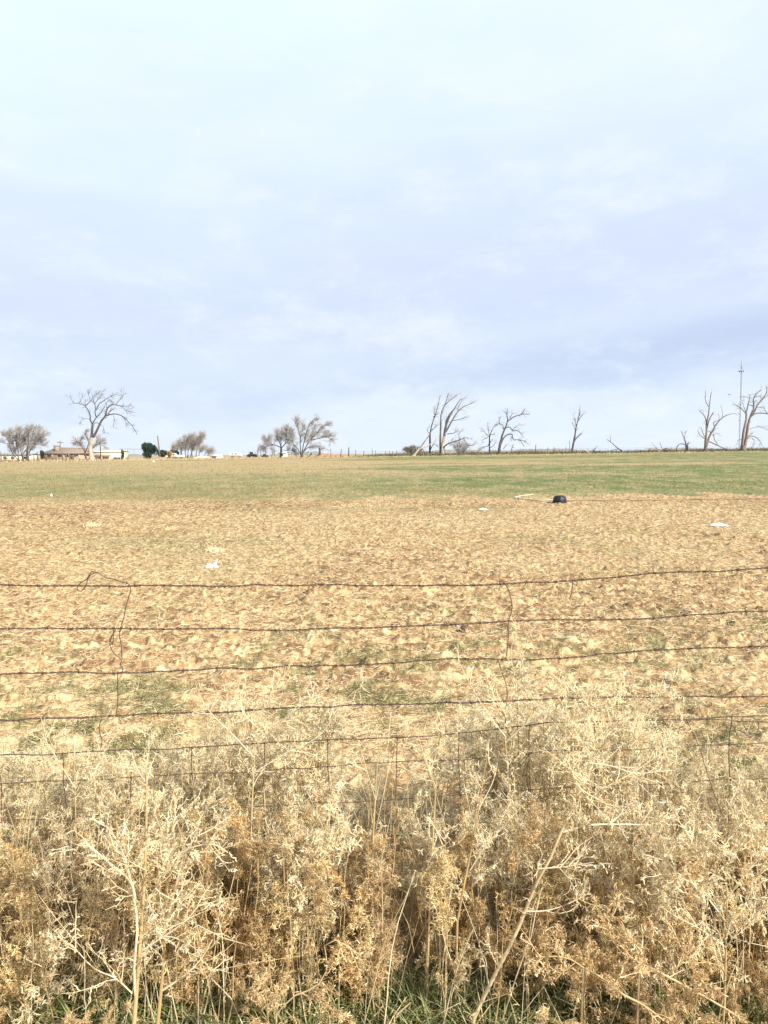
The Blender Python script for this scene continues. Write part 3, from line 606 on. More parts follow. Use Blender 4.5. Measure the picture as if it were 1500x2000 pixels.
# ------------------------------------------------------------------ things lying on the field
# black rubber tub
b = gp(1093, 982); tub = thing('rubber_tub', 'dark rounded rubber tub upside down on the field by the hose', 'tub', b)
def lathe(g, prof, c, n=28, C=(.5, .5, .5), sq=0., rib=0.):
    rings = []
    for r, z in prof:
        a = np.arange(n) * 2 * math.pi / n; rr = r * (1 + rib * np.cos(a * 7)) / (1 - sq * .18 * np.cos(4 * a)); rings.append(np.stack([c[0] + np.cos(a) * rr, c[1] + np.sin(a) * rr, np.full(n, c[2] + z)], 1))
    g.loft(rings, C)
sc = b[1] / F
tg_ = Geo(); lathe(tg_, [(12.2 * sc, .0), (13 * sc, .03), (13.1 * sc, .08), (12.6 * sc, .14), (11.6 * sc, .20), (10.2 * sc, .25), (8.4 * sc, .28), (6.8 * sc, .287), (5.2 * sc, .275), (3 * sc, .26), (.02, .255)], b, sq=.15, rib=.03); mk('body', tg_, M_dark, tub, True)
tg_ = Geo(); lathe(tg_, [(12.4 * sc, -.01), (13.9 * sc, -.005), (14.1 * sc, .02), (13.8 * sc, .04), (12.4 * sc, .042)], b, sq=.4); mk('rim', tg_, M_dark, tub, True)
def gtube(pts, r, n, lift=.0):
    P = []
    for a, c in spl(pts, n):
        q = gp(a, c); q[2] += float(relief(q[0], q[1])) * .5 + r + lift; P.append(q)
    return Geo().tubes(np.array(P)[None], r, 8)
tag(mk('hose', gtube([(1041, 967), (1030, 969.5), (1018, 971), (1010, 972.6), (1006.5, 974), (1012, 976), (1030, 978), (1050, 979.4), (1080, 979.6)], .028, 70, .02), M_hose, org=gp(1041, 967)), 'pale hose curling back beside the black tub', 'hose')
tag(mk('irrigation_pipe', gtube([(1104, 980), (1130, 979.6), (1180, 979.8), (1250, 979.4), (1300, 978.6), (1400, 977), (1500, 976), (1700, 974)], .022, 120, .03), M_pipe, org=gp(1104, 980)), 'long thin brown pipe running from the black tub to the right edge', 'pipe')
def litter(px, py, wpx, hpx, label, seed, cat='litter', name='plastic_litter', shape='sheet', matr=None):
    r = np.random.RandomState(seed); b = gp(px, py + hpx * .5); sc = b[1] / F; n = 14; m = 10
    top = []; g = Geo()
    a = np.linspace(0, 2 * math.pi, 24, endpoint=False); rings = []
    prof = [(.92, 0), (1.0, .16), (.86, .46), (.62, .72), (.35, .9), (.05, 1.0)]
    ns = r.uniform(.6, 1.25, 24); ns = (ns + np.roll(ns, 1)) / 2
    for q, z in prof:
        rr = q * ns * (1 + r.normal(0, .09, 24))
        rings.append(np.stack([b[0] + np.cos(a) * rr * wpx * sc * .5, b[1] + np.sin(a) * rr * wpx * sc * .35, b[2] + float(relief(b[0], b[1])) * .5 + z * hpx * sc * (1 + r.normal(0, .14, 24))], 1))
    g.loft(rings)
    o = mk(name, g, matr or M_plastic, org=b); return tag(o, label, cat)
litter(1402, 1025, 38, 5.5, 'flat white plastic sheet lying on the field at the right', 1)
t = thing('plastic_bag', 'crumpled white bag with a raised corner on the bare field, left', 'bag', gp(415, 1110))
bb = gp(415, 1110); sc = bb[1] / F; r_ = np.random.RandomState(4)
def crump(cx, cz, wx, hz, seed):
    r = np.random.RandomState(seed); a = np.linspace(0, 2 * math.pi, 20, endpoint=False); rings = []
    ns = r.uniform(.65, 1.25, 20)
    for q, z in [(.9, 0), (1, .2), (.8, .55), (.5, .85), (.06, 1.)]:
        rr = q * ns * (1 + r.normal(0, .12, 20)); rings.append(np.stack([bb[0] + cx * sc + np.cos(a) * rr * wx * sc, bb[1] + np.sin(a) * rr * wx * sc * .8, bb[2] + cz * sc + z * hz * sc * (1 + r.normal(0, .12, 20))], 1))
    return Geo().loft(rings)
mk('body', crump(-6, 0, 9, 9, 8), M_plastic, t)
q = [bb + np.array([x * sc, 0, z * sc]) for x, z in ((2, 4), (6, 9), (9, 15), (11, 19))]
mk('raised_corner', Geo().tubes(np.array([q]), np.array([[3.6, 2.8, 1.6, .5]]) * sc, 7).merge(crump(8, 0, 5, 6, 9).arrays()), M_plastic, t)
litter(100, 967, 5.5, 4.5, 'small round white scrap near the green strip at the left', 3)
litter(943, 994, 22, 4, 'thin pale scrap flat on the field left of the black tub', 5, matr=mat('faded_plastic', (.66, .62, .52), var=.1))
litter(300, 901, 4, 3.5, 'tiny white scrap at the far edge of the field by the evergreen', 6)
litter(864, 1994, 30, 14, 'white paper scrap on the verge soil at the bottom edge', 7, name='paper_scrap')
#litter(1462, 1345, 20, 12, 'pale rounded stone or scrap on the field below the second strand, far right', 9, name='scrap', matr=mat('pale_scrap', (.74, .68, .56), var=.1))
def clump(px, py, wpx, hpx, label, seed, pal=PALE):
    RS.seed(seed); b = gp(px, py); sc = b[1] / F; k = 160; st = b + np.stack([RS.normal(0, wpx * .22, k), RS.normal(0, wpx * .3, k), np.zeros(k)], 1) * sc
    D = np.stack([RS.normal(0, .8, k), RS.normal(0, .8, k), np.ones(k)], 1); D /= np.linalg.norm(D, axis=1, keepdims=True)
    P = np.empty((k, 4, 3)); P[:, 0] = st
    for j in range(1, 4): P[:, j] = P[:, j - 1] + D * sc * hpx * .42 * RS.uniform(.5, 1, (k, 1)); D = D + RS.normal(size=(k, 3)) * .3; D[:, 2] -= .15
    g = Geo(); g.ribbons(P, np.array([[1, 1, .8, .3]]) * .006, rv(k), pal[RS.randint(len(pal), size=k)])
    tag(mk('straw_clump', g, M_straw, org=b), label, 'dead tuft', 'dead tufts on the field')
clump(180, 1030, 26, 14, 'pale dead tuft standing alone on the field at the left', 31)
clump(330, 1036, 30, 9, 'low pale tuft right of the lone left one', 32, BROWN)
clump(245, 1038, 22, 10, 'dead tuft between the two left ones', 33, BROWN)
clump(420, 1078, 30, 12, 'pale tuft just above the crumpled white bag', 34)
clump(1030, 1148, 24, 14, 'brown dead tuft just under the top barbed strand', 35, BROWN)
clump(1258, 1160, 16, 14, 'small upright brown tuft below the top strand at the right', 36, BROWN)
clump(1320, 1330, 36, 18, 'pale tuft with loose stems between the third and fourth strands', 37)

# ------------------------------------------------------------------ trees and dead wood at the far side
BK = np.array((.10, .087, .092)); TWC_HAZE = np.array((.45, .42, .41)); CREAM = np.array((.43, .37, .30))  # default twig colour is lightened, distance haze painted into it
def tree(name, label, cat, limbs, s, o, Y, seed, tw=(5, 4), TL=(.8, 2.2), lift=.2, pale=0, twc=TWC_HAZE, group=None, twr=.02, bark=BK, slope=.5, ang=.6, depth=1., wind=0.):
    RS.seed(seed); m = Y / F; conv = lambda p: (o[0] + p[0] / s, o[1] + p[1] / s)
    b0 = conv(limbs[0][0][0]); base = at(b0[0], b0[1], Y); gz = float(G(base[0], Y)); dz = gz - .15 - base[2]
    t = thing(name, label, cat, (base[0], Y, gz), group); tg1 = Geo(); cg = Geo(); Ps = []; dep = []; Ls = []
    for li, lb in enumerate(limbs):
        pts, r0, r1 = lb[:3]; sp = spl([conv(p) for p in pts], 12); y0 = 0.
        if li: y0 = min(((sp[0][0] - q[0]) ** 2 + (sp[0][1] - q[1]) ** 2, q[2]) for q in dep)[1]
        pl = np.linalg.norm(sp[-1] - sp[0]) * m; sl_ = RS.uniform(-slope, slope) * pl if li >= 1 else 0; P = []
        for k, (a, c) in enumerate(sp):
            dy = y0 + sl_ * k / 11 + (RS.normal(0, .05) * pl * .2 if 0 < k < 11 else 0)
            dep.append((a, c, dy)); q = at(a, c, Y + dy); q[2] += dz; P.append(q)
        P = np.array(P); R = np.linspace(r0, r1, 12) / s * m
        low = pale and li < pale
        if li == 0: R = R * np.array([1.35, 1.12] + [1.0] * 10); tg1.tubes(P[None], R, 9, CREAM if low else bark)
        elif low: tg1.tubes(P[None], R, 8, CREAM)
        else: cg.tubes(P[None], R, 6, bark); 
        if li > 0 or len(limbs) < 3: Ps.append(P); Ls.append(pl)
    mk('trunk', tg1, M_bark, t, True)
    if Ps:
        P = np.array(Ps); Ls = np.array(Ls); w_ = np.maximum(1, np.round(Ls / max(Ls.mean(), .1) * tw[0])).astype(int)
        P = np.repeat(P, w_, 0)
        b1_, _ = children(P, 1, .25, 1, TL[0], TL[1], ang, 6, lift, .35, .35)
        if wind: b1_[:, :, 0] += np.linspace(0, 1, 6)[None] ** 1.5 * wind
        cg.tubes(b1_, np.linspace(twr * 1.5, twr * .8, 6)[None], 3, (bark * .5 + twc * .5))
        b2_, _ = children(b1_, tw[1], .15, 1, TL[0] * .45, TL[1] * .6, .55, 5, lift * .8, .35, .3)
        if wind: b2_[:, :, 0] += np.linspace(0, 1, 5)[None] ** 1.5 * wind * .5
        cg.tubes(b2_, np.linspace(twr * .9, twr * .5, 5)[None], 3, twc)
        if len(tw) > 2:
            b3_, _ = children(b2_, tw[2], .1, 1, TL[0] * .3, TL[1] * .4, .5, 4, lift * .6, .3, .2)
            if wind: b3_[:, :, 0] += np.linspace(0, 1, 4)[None] * wind * .3
            cg.tubes(b3_, np.linspace(twr * .7, twr * .45, 4)[None], 3, twc)
        mk('crown', cg, M_twig, t)
    return t
BT = 'bare trees along the far field edge'
tree('bare_tree', 'bushy bare tree with many stems at the left edge of the field', 'tree', [([(600, 1190), (600, 1150), (600, 1120)], 40, 34), ([(530, 1150), (440, 1070), (380, 1010), (290, 880), (250, 800), (250, 680), (200, 560), (150, 450)], 17, 4),
     ([(500, 1060), (400, 940), (330, 860), (250, 790)], 11, 5), ([(400, 890), (390, 820), (345, 720), (350, 620), (310, 480), (300, 360)], 14, 3), ([(490, 1120), (480, 900), (430, 700), (400, 560), (420, 420), (450, 320)], 14, 3),
     ([(600, 1150), (570, 960), (550, 860), (560, 700), (530, 520), (500, 350)], 14, 3), ([(600, 1150), (610, 960), (680, 860), (740, 760), (750, 600), (740, 420), (760, 280)], 18, 3), ([(720, 1150), (720, 980), (740, 800), (820, 640), (860, 420), (900, 290)], 36, 3),
     ([(740, 1150), (780, 900), (850, 750), (940, 600), (1000, 450), (1050, 300)], 20, 3), ([(800, 850), (900, 700), (1040, 560), (1200, 460)], 10, 3), ([(880, 730), (1000, 700), (1150, 740)], 8, 3), ([(250, 700), (120, 670), (0, 650), (-80, 700)], 9, 3),
     ([(740, 500), (690, 400), (680, 320)], 6, 2), ([(200, 560), (100, 480), (30, 470)], 6, 2), ([(600, 900), (620, 700), (590, 500), (590, 400)], 8, 2), ([(850, 700), (960, 640), (1060, 540), (1080, 440)], 8, 2), ([(350, 620), (260, 520), (230, 400)], 6, 2)],
     13.636, (0, 810), 165, 501, (24, 8, 5), (.7, 2.0), .5, group=BT, twr=.014, wind=.2)
tree('bare_tree', 'small dark leafless tree behind the tall white-trunked tree', 'tree', [([(450, 1500), (445, 1420), (430, 1330)], 18, 14), ([(440, 1360), (390, 1260), (330, 1190), (250, 1130), (210, 1190)], 10, 3), ([(390, 1260), (350, 1180), (350, 1120), (370, 1080)], 7, 3),
     ([(440, 1330), (480, 1230), (500, 1130), (450, 1050), (430, 980), (470, 950)], 10, 3), ([(450, 1340), (400, 1220), (300, 1150), (250, 1090)], 6, 3), ([(470, 1330), (560, 1280), (620, 1210), (680, 1180), (790, 1160)], 9, 3), ([(600, 1220), (650, 1130), (650, 1050)], 6, 2), ([(700, 1190), (760, 1220), (800, 1260)], 5, 2), ([(680, 1180), (740, 1120), (800, 1110)], 5, 2)],
     9.375, (120, 740), 185, 502, (20, 8, 3), (.6, 1.6), .1, group=BT, twr=.016)
tree('tall_bare_tree', 'tallest leafless tree, white lower trunk and drooping right limbs, left of the field', 'tree', [([(560, 1510), (545, 1400), (530, 1280), (545, 1150), (552, 1060)], 46, 26), ([(552, 1070), (562, 940), (570, 820)], 27, 18),
     ([(570, 820), (530, 760), (525, 650), (490, 570), (435, 495), (380, 460), (310, 445), (225, 440)], 13, 4), ([(225, 440), (180, 370), (150, 310)], 4, 2), ([(330, 440), (355, 370), (400, 300)], 5, 2), ([(440, 490), (500, 430), (545, 385), (590, 310), (650, 270), (700, 260)], 9, 3),
     ([(525, 360), (490, 270), (465, 190)], 4, 2), ([(490, 270), (510, 240), (520, 200)], 3, 2), ([(430, 480), (440, 360)], 4, 2), ([(520, 740), (450, 720), (380, 740), (320, 820)], 4, 2), ([(570, 820), (600, 760), (640, 700), (720, 610), (770, 540), (800, 490)], 11, 4),
     ([(640, 700), (615, 620), (620, 540), (610, 460), (570, 410)], 10, 5), ([(610, 460), (650, 390), (700, 330), (740, 250), (770, 180)], 6, 2), ([(640, 560), (670, 490), (700, 440), (770, 400), (850, 340), (920, 310), (1000, 280)], 10, 3), ([(600, 430), (590, 350), (640, 290), (660, 240)], 5, 2),
     ([(580, 1060), (640, 960), (690, 850), (740, 750), (800, 680), (820, 600), (835, 540), (880, 490), (950, 465)], 23, 9), ([(950, 465), (1020, 475), (1100, 500), (1170, 560), (1210, 640)], 9, 3), ([(1000, 460), (1060, 380), (1120, 320), (1150, 230)], 6, 2),
     ([(1110, 330), (1090, 210)], 3, 2), ([(1170, 560), (1250, 590), (1340, 600)], 4, 2), ([(1100, 500), (1200, 490), (1290, 440)], 4, 2), ([(820, 670), (900, 645), (980, 635), (1080, 660), (1150, 700), (1220, 780), (1300, 860), (1340, 930), (1390, 1020)], 11, 4),
     ([(950, 650), (965, 720), (960, 800), (955, 890)], 4, 3), ([(1150, 720), (1180, 800), (1190, 900)], 4, 2), ([(830, 540), (835, 420), (870, 390), (950, 420)], 5, 2), ([(850, 640), (900, 580), (960, 545)], 8, 4), ([(870, 610), (915, 545)], 6, 3), ([(700, 830), (750, 850), (780, 920), (800, 1000)], 4, 2), ([(690, 820), (640, 795), (600, 810)], 6, 6)],
     9.375, (120, 740), 163, 503, (5, 3, 3), (.6, 1.7), .05, pale=1, twr=.016, twc=np.array((.22, .20, .205)), bark=np.array((.07, .062, .068)))
tree('leaning_grove', 'windswept grove of grey stems behind the white pickup', 'tree', [([(1000, 540), (1000, 500), (1005, 470)], 14, 12), ([(1000, 520), (1010, 380), (1060, 250), (1070, 150)], 8, 2), ([(900, 520), (880, 380), (890, 280), (930, 200)], 8, 2), ([(1080, 520), (1080, 380), (1130, 260), (1220, 150), (1250, 120)], 9, 2),
     ([(1150, 510), (1170, 350), (1200, 260), (1250, 160)], 8, 2), ([(820, 520), (800, 380), (820, 260)], 7, 2), ([(960, 520), (960, 300), (1020, 180)], 8, 2), ([(750, 520), (730, 400), (740, 320)], 6, 2), ([(1200, 520), (1220, 420), (1280, 370)], 6, 2), ([(1270, 520), (1330, 440), (1400, 400)], 5, 2), ([(1040, 520), (1100, 330), (1150, 200)], 7, 2), ([(860, 520), (900, 340), (970, 240)], 6, 2), ([(1330, 530), (1390, 450), (1420, 420)], 5, 2)],
     9.375, (260, 840), 235, 504, (30, 8, 5), (1.2, 3.0), .4, group=BT, twr=.017, wind=.18, ang=.45)
tree('bare_tree', 'smaller bare tree of the close pair left of centre', 'tree', [([(362, 615), (368, 560), (370, 500)], 11, 9), ([(370, 500), (330, 480), (280, 465), (220, 450), (200, 410)], 5, 2), ([(370, 500), (350, 430), (320, 380), (320, 330)], 5, 2), ([(370, 490), (370, 400), (380, 330)], 5, 2), ([(372, 500), (410, 460), (420, 390), (430, 300)], 5, 2), ([(370, 540), (420, 530), (480, 525), (520, 545)], 4, 2),
     ([(280, 465), (240, 420), (260, 390)], 3, 1), ([(400, 470), (450, 420), (470, 350)], 4, 1), ([(300, 470), (240, 480), (190, 500)], 3, 1)], 5.357, (480, 780), 168, 505, (26, 8, 5), (.6, 1.9), .25, group=BT, twr=.014)
tree('bare_tree', 'larger round bare tree of the close pair left of centre', 'tree', [([(590, 610), (588, 580), (586, 555)], 15, 13), ([(580, 565), (570, 480), (568, 380), (545, 300), (520, 240), (540, 200)], 7, 2), ([(590, 560), (600, 480), (620, 400), (640, 320), (680, 230), (720, 200)], 7, 2), ([(595, 555), (640, 470), (680, 410), (740, 350), (790, 290), (860, 250)], 8, 2),
     ([(680, 415), (760, 400), (830, 380), (920, 375)], 5, 2), ([(575, 565), (540, 500), (500, 460), (480, 400), (450, 310)], 6, 2), ([(600, 550), (650, 495), (700, 480), (770, 495), (820, 510)], 5, 2), ([(640, 470), (660, 400), (700, 330), (740, 260)], 5, 2), ([(830, 380), (890, 410), (880, 450)], 4, 1), ([(568, 380), (600, 300), (590, 230)], 4, 2), ([(740, 350), (800, 330), (850, 340)], 4, 1), ([(520, 470), (470, 470), (430, 430)], 4, 1)],
     5.357, (480, 780), 165, 506, (24, 8, 5), (.6, 1.9), .25, group=BT, twr=.013, wind=.15)
tree('thin_bush', 'faint leafless bushes just left of the close pair of trees', 'bush', [([(160, 615), (158, 560), (150, 490)], 4, 2), ([(120, 615), (125, 550), (140, 500)], 3, 1), ([(200, 615), (210, 550), (190, 490)], 3, 1), ([(260, 615), (280, 550), (270, 500)], 3, 1), ([(310, 615), (300, 560), (290, 520)], 3, 1)], 5.357, (480, 780), 190, 507, (20, 6), (.7, 1.8), .5, twr=.016, twc=np.array((.34, .27, .25)))
tree('tree_stump', 'broken upright stump on the dirt mound right of the close pair', 'stump', [([(772, 600), (772, 560), (775, 520), (768, 488)], 15, 9), ([(768, 520), (790, 505), (810, 530)], 4, 2)], 5.357, (480, 780), 163, 508, (3, 2), (.4, .9))
tree('fallen_branch', 'bare broken branch leaning at the foot of the larger paired tree', 'branch', [([(632, 612), (660, 590), (690, 560)], 5, 3), ([(655, 595), (640, 560), (660, 530)], 3, 1), ([(670, 580), (690, 570), (680, 530)], 3, 1)], 5.357, (480, 780), 162, 509, (3, 2), (.3, .8))
DG = 'dead cottonwoods on the far field edge'
tree('dead_snag', 'broken white snag leaning right against the tall dead clump', 'dead tree', [([(205, 665), (235, 625), (262, 590)], 12, 8), ([(262, 592), (300, 540), (340, 485), (360, 450)], 6, 4), ([(262, 595), (310, 580), (350, 558), (400, 520), (435, 470)], 6, 3)], 4.4118, (760, 740), 161, 510, (2, 2), (.3, .9), bark=np.array((.45, .39, .34)), pale=1)
tree('dead_tree', 'slender dead tree standing left in the tall dead clump', 'dead tree', [([(350, 660), (352, 560), (352, 460)], 9, 7), ([(352, 470), (370, 380), (395, 310), (425, 200), (440, 130)], 7, 2), ([(395, 310), (388, 270), (400, 225)], 4, 1), ([(360, 440), (400, 400), (420, 370)], 4, 1), ([(380, 320), (410, 295), (430, 290)], 4, 2), ([(350, 610), (390, 550), (425, 580)], 4, 2), ([(352, 470), (330, 430), (335, 410)], 3, 1)], 4.4118, (760, 740), 166, 511, (7, 4), (.6, 1.9), .3, group=DG, twr=.016)
tree('dead_tree', 'tallest dead tree of the clump, forked, with white lower trunk', 'dead tree', [([(460, 675), (460, 620), (466, 560), (475, 500)], 16, 12), ([(445, 668), (441, 560), (445, 400), (450, 300), (480, 230), (500, 170), (515, 125)], 11, 2), ([(475, 500), (485, 430), (520, 330), (570, 250), (610, 190), (630, 175)], 12, 2), ([(490, 460), (540, 370), (590, 290), (640, 245), (700, 220), (735, 200)], 8, 2),
     ([(480, 230), (530, 185), (575, 150)], 4, 1), ([(555, 365), (620, 350), (690, 315)], 4, 1), ([(470, 640), (475, 590), (520, 560), (560, 545), (610, 530), (640, 515), (690, 515)], 7, 2), ([(540, 550), (545, 515)], 4, 2), ([(610, 525), (600, 490), (640, 440)], 3, 1), ([(485, 440), (490, 370), (540, 280)], 6, 2), ([(450, 290), (475, 240)], 4, 2), ([(640, 515), (690, 580), (770, 560)], 3, 1), ([(590, 290), (600, 240), (640, 180)], 4, 1), ([(500, 480), (560, 470), (600, 430)], 4, 1)],
     4.4118, (760, 740), 163, 512, (8, 4, 2), (.6, 2.0), .25, pale=1, group=DG, twr=.015, wind=.2)
tree('round_bush', 'dome shaped grey bush behind the leaning white snag', 'bush', [([(200, 665), (200, 640), (200, 620)], 8, 6)] + [([(200 + dx * .3, 660), (200 + dx * .7, 620), (200 + dx, 600 - (60 - abs(dx)) * .25)], 3, 1) for dx in (-75, -60, -45, -30, -15, 0, 15, 30, 45, 60, 80)], 4.4118, (760, 740), 178, 513, (16, 8, 2), (.5, 1.1), .1, twr=.02, twc=np.array((.22, .20, .16)))
tree('round_bush', 'rounded bare bush between the tall dead clump and the twisted tree', 'bush', [([(620, 660), (620, 640), (620, 620)], 8, 6)] + [([(615 + dx * .2, 660), (615 + dx * .7, 590), (615 + dx, 530 + abs(dx) * .5)], 3, 1) for dx in (-75, -55, -40, -25, -10, 5, 20, 35, 50, 65, 80)] + [([(780, 660), (775, 610), (790, 580)], 3, 1)], 4.4118, (760, 740), 180, 514, (12, 7, 2), (.6, 1.5), .4, twr=.015)
tree('dead_tree', 'small spindly dead tree left of the twisted one', 'dead tree', [([(865, 660), (865, 560), (865, 490)], 7, 5), ([(865, 500), (890, 430), (920, 390), (960, 385)], 4, 1), ([(850, 575), (880, 530)], 4, 3), ([(865, 500), (820, 450), (800, 420)], 3, 1), ([(865, 490), (850, 400), (845, 370)], 3, 1), ([(850, 500), (810, 520)], 3, 1), ([(870, 590), (900, 570), (920, 535)], 3, 1), ([(850, 580), (820, 580), (790, 600)], 3, 1), ([(865, 480), (910, 470)], 3, 1)], 4.4118, (760, 740), 166, 515, (7, 4), (.5, 1.6), .1, group=DG, twr=.015)
tree('dead_tree', 'twisted dead tree with crooked right limbs, right of centre', 'dead tree', [([(950, 658), (950, 600), (962, 530)], 13, 10), ([(962, 540), (975, 480), (1000, 420), (1020, 360), (1015, 290), (1020, 250)], 9, 2), ([(1020, 360), (1060, 330), (1110, 310), (1150, 300), (1210, 300)], 6, 2), ([(1140, 300), (1170, 255)], 4, 2), ([(1000, 420), (1040, 410), (1060, 440), (1100, 440), (1150, 480)], 5, 2),
     ([(962, 560), (990, 500), (1040, 470), (1068, 480), (1060, 500), (1075, 520), (1120, 520), (1165, 580)], 7, 2), ([(990, 440), (985, 410), (960, 385), (930, 385), (915, 410)], 4, 1), ([(950, 385), (948, 320)], 3, 1), ([(1015, 300), (985, 270)], 3, 1), ([(1040, 330), (1070, 285)], 3, 1), ([(1060, 435), (1100, 400), (1130, 390)], 3, 1), ([(1120, 520), (1160, 530), (1200, 560)], 3, 1), ([(985, 600), (1010, 560)], 3, 2)],
     4.4118, (760, 740), 163, 516, (7, 4, 2), (.5, 1.7), .1, group=DG, twr=.014)
tree('dead_sapling', 'thin dead sapling just right of the twisted tree', 'dead tree', [([(1050, 655), (1055, 600), (1072, 555)], 4, 2), ([(1060, 590), (1080, 580)], 2, 1)], 4.4118, (760, 740), 164, 517, (3, 2), (.3, .8), twr=.012)
tree('dead_tree', 'lone slim dead tree with one broken side limb', 'dead tree', [([(300, 670), (320, 560), (335, 480)], 11, 9), ([(335, 490), (350, 380), (375, 290), (385, 190)], 8, 2), ([(325, 545), (350, 500), (405, 445)], 6, 5), ([(350, 380), (340, 320), (325, 260)], 4, 1), ([(375, 310), (410, 260), (440, 230)], 4, 1), ([(345, 430), (325, 370), (310, 330)], 3, 1), ([(350, 420), (370, 390)], 3, 1), ([(378, 270), (395, 220)], 4, 1)], 5.357, (1060, 760), 163, 518, (9, 4), (.5, 1.7), .5, group=DG, twr=.013, ang=.4)
FB = 'dead branches lying along the far fence row'
tree('fallen_branch', 'short fallen branch poking up right of the lone slim tree', 'branch', [([(500, 655), (540, 610), (572, 568)], 5, 2), ([(520, 630), (550, 580)], 3, 1)], 5.357, (1060, 760), 163, 519, (3, 2), (.3, .8), group=FB, twr=.012)
tree('fallen_branch', 'large fallen limb with raised fork in the fence row', 'branch', [([(850, 645), (820, 610), (780, 580)], 6, 5), ([(780, 580), (710, 520), (670, 490)], 5, 2), ([(710, 520), (708, 480), (702, 455)], 3, 1), ([(680, 640), (720, 610), (760, 597), (820, 600), (840, 635)], 5, 2), ([(690, 638), (740, 625), (780, 628), (810, 645)], 4, 3)], 5.357, (1060, 760), 163, 520, (3, 2), (.4, 1.), group=FB, twr=.012)
tree('fallen_branch', 'pale broken log lying low at the fence row edge', 'branch', [([(495, 688), (475, 665), (455, 648), (430, 640)], 7, 4), ([(460, 650), (410, 640), (395, 660)], 4, 3)], 5.357, (1060, 760), 160.5, 521, (1, 1), (.3, .6), group=FB, pale=2)
tree('fallen_branch', 'heap of tan fallen limbs left of the forked dead tree', 'branch', [([(1195, 678), (1220, 650), (1250, 632)], 10, 7), ([(1250, 635), (1180, 628), (1110, 622), (1070, 625)], 6, 3), ([(1240, 640), (1300, 625), (1330, 640)], 6, 3), ([(1250, 630), (1235, 590), (1225, 560)], 3, 1), ([(1210, 640), (1170, 600), (1145, 580)], 3, 1)], 5.357, (1060, 760), 162, 522, (4, 3), (.4, 1.), group=FB, pale=2, twr=.012)
tree('dead_tree', 'low broken dead tree beside the forked one', 'dead tree', [([(300, 1520), (300, 1400), (285, 1340)], 14, 8), ([(300, 1420), (270, 1300), (240, 1230), (220, 1190)], 6, 2), ([(322, 1500), (325, 1420), (322, 1375)], 10, 7), ([(275, 1310), (290, 1200)], 4, 2), ([(155, 1530), (175, 1420), (200, 1390), (260, 1388), (290, 1405)], 8, 4), ([(325, 1400), (350, 1360)], 4, 2)], 7.5, (1300, 680), 164, 523, (8, 4), (.4, 1.2), .3, group=DG, twr=.013)
tree('dead_tree', 'forked dead tree with a limb arching right, left of the mast', 'dead tree', [([(585, 1535), (588, 1430), (590, 1340)], 27, 20), ([(590, 1350), (600, 1200), (600, 1100), (630, 970), (640, 860), (655, 740), (670, 650)], 15, 4), ([(600, 1100), (580, 1020), (540, 960), (490, 920)], 9, 3), ([(632, 860), (590, 790), (585, 630)], 6, 3), ([(605, 1180), (640, 1050), (700, 940)], 9, 5),
     ([(500, 925), (545, 905)], 5, 3), ([(600, 1440), (640, 1300), (690, 1210), (740, 1120), (820, 1030), (900, 980), (1020, 960)], 17, 3), ([(710, 1140), (705, 1090), (780, 1060)], 7, 3), ([(585, 1320), (540, 1230), (520, 1170), (480, 1170)], 7, 3), ([(575, 1330), (500, 1270), (470, 1200)], 6, 3), ([(640, 1370), (750, 1420), (860, 1470), (910, 1485)], 9, 6), ([(700, 1260), (720, 1350), (770, 1420)], 6, 3),
     ([(660, 1270), (710, 1210), (740, 1170)], 5, 3), ([(680, 1280), (740, 1255), (800, 1260)], 5, 2), ([(665, 1270), (640, 1220), (605, 1215)], 6, 4), ([(780, 1060), (785, 1000), (770, 950)], 4, 2), ([(830, 1020), (835, 950), (820, 880)], 4, 2)],
     7.5, (1300, 680), 162, 524, (5, 4), (.5, 1.7), .3, pale=0, group=DG, twr=.013, bark=np.array((.20, .155, .13)))
tree('dead_tree', 'two-stemmed dead tree in front of the mast at the right edge', 'dead tree', [([(1135, 1530), (1135, 1470), (1135, 1430)], 46, 38), ([(1120, 1480), (1130, 1340), (1150, 1180), (1180, 1050), (1180, 970), (1200, 870), (1230, 740), (1240, 680)], 22, 4), ([(1150, 1480), (1180, 1330), (1200, 1180), (1230, 1040), (1270, 940), (1300, 870), (1280, 780), (1310, 690), (1400, 620)], 24, 4),
     ([(1250, 1000), (1310, 920), (1350, 830), (1430, 740), (1480, 650), (1480, 560)], 13, 4), ([(1245, 1010), (1310, 965), (1400, 955), (1500, 970), (1560, 1000)], 12, 6), ([(1175, 960), (1110, 890), (1050, 850), (980, 820)], 8, 4), ([(1180, 960), (1150, 870), (1120, 800)], 5, 2), ([(1190, 1350), (1240, 1295), (1300, 1300), (1370, 1350), (1420, 1440)], 8, 3), ([(1200, 1200), (1300, 1165), (1400, 1160), (1500, 1210)], 5, 3),
     ([(1200, 1300), (1280, 1245)], 6, 4), ([(1230, 740), (1180, 720), (1110, 710)], 5, 2), ([(1210, 830), (1270, 850), (1300, 870)], 6, 5), ([(1285, 730), (1380, 715), (1430, 740)], 5, 2), ([(1500, 970), (1450, 900), (1440, 860)], 6, 3), ([(1130, 1340), (1070, 1350), (1040, 1420)], 5, 2), ([(1310, 920), (1340, 880), (1400, 870)], 5, 2), ([(1240, 1480), (1300, 1400), (1290, 1330)], 5, 2), ([(1430, 740), (1500, 700), (1560, 640)], 6, 2)],
     7.5, (1300, 680), 162, 525, (7, 4, 2), (.5, 1.7), .3, group=DG, twr=.013, bark=np.array((.20, .155, .13)))
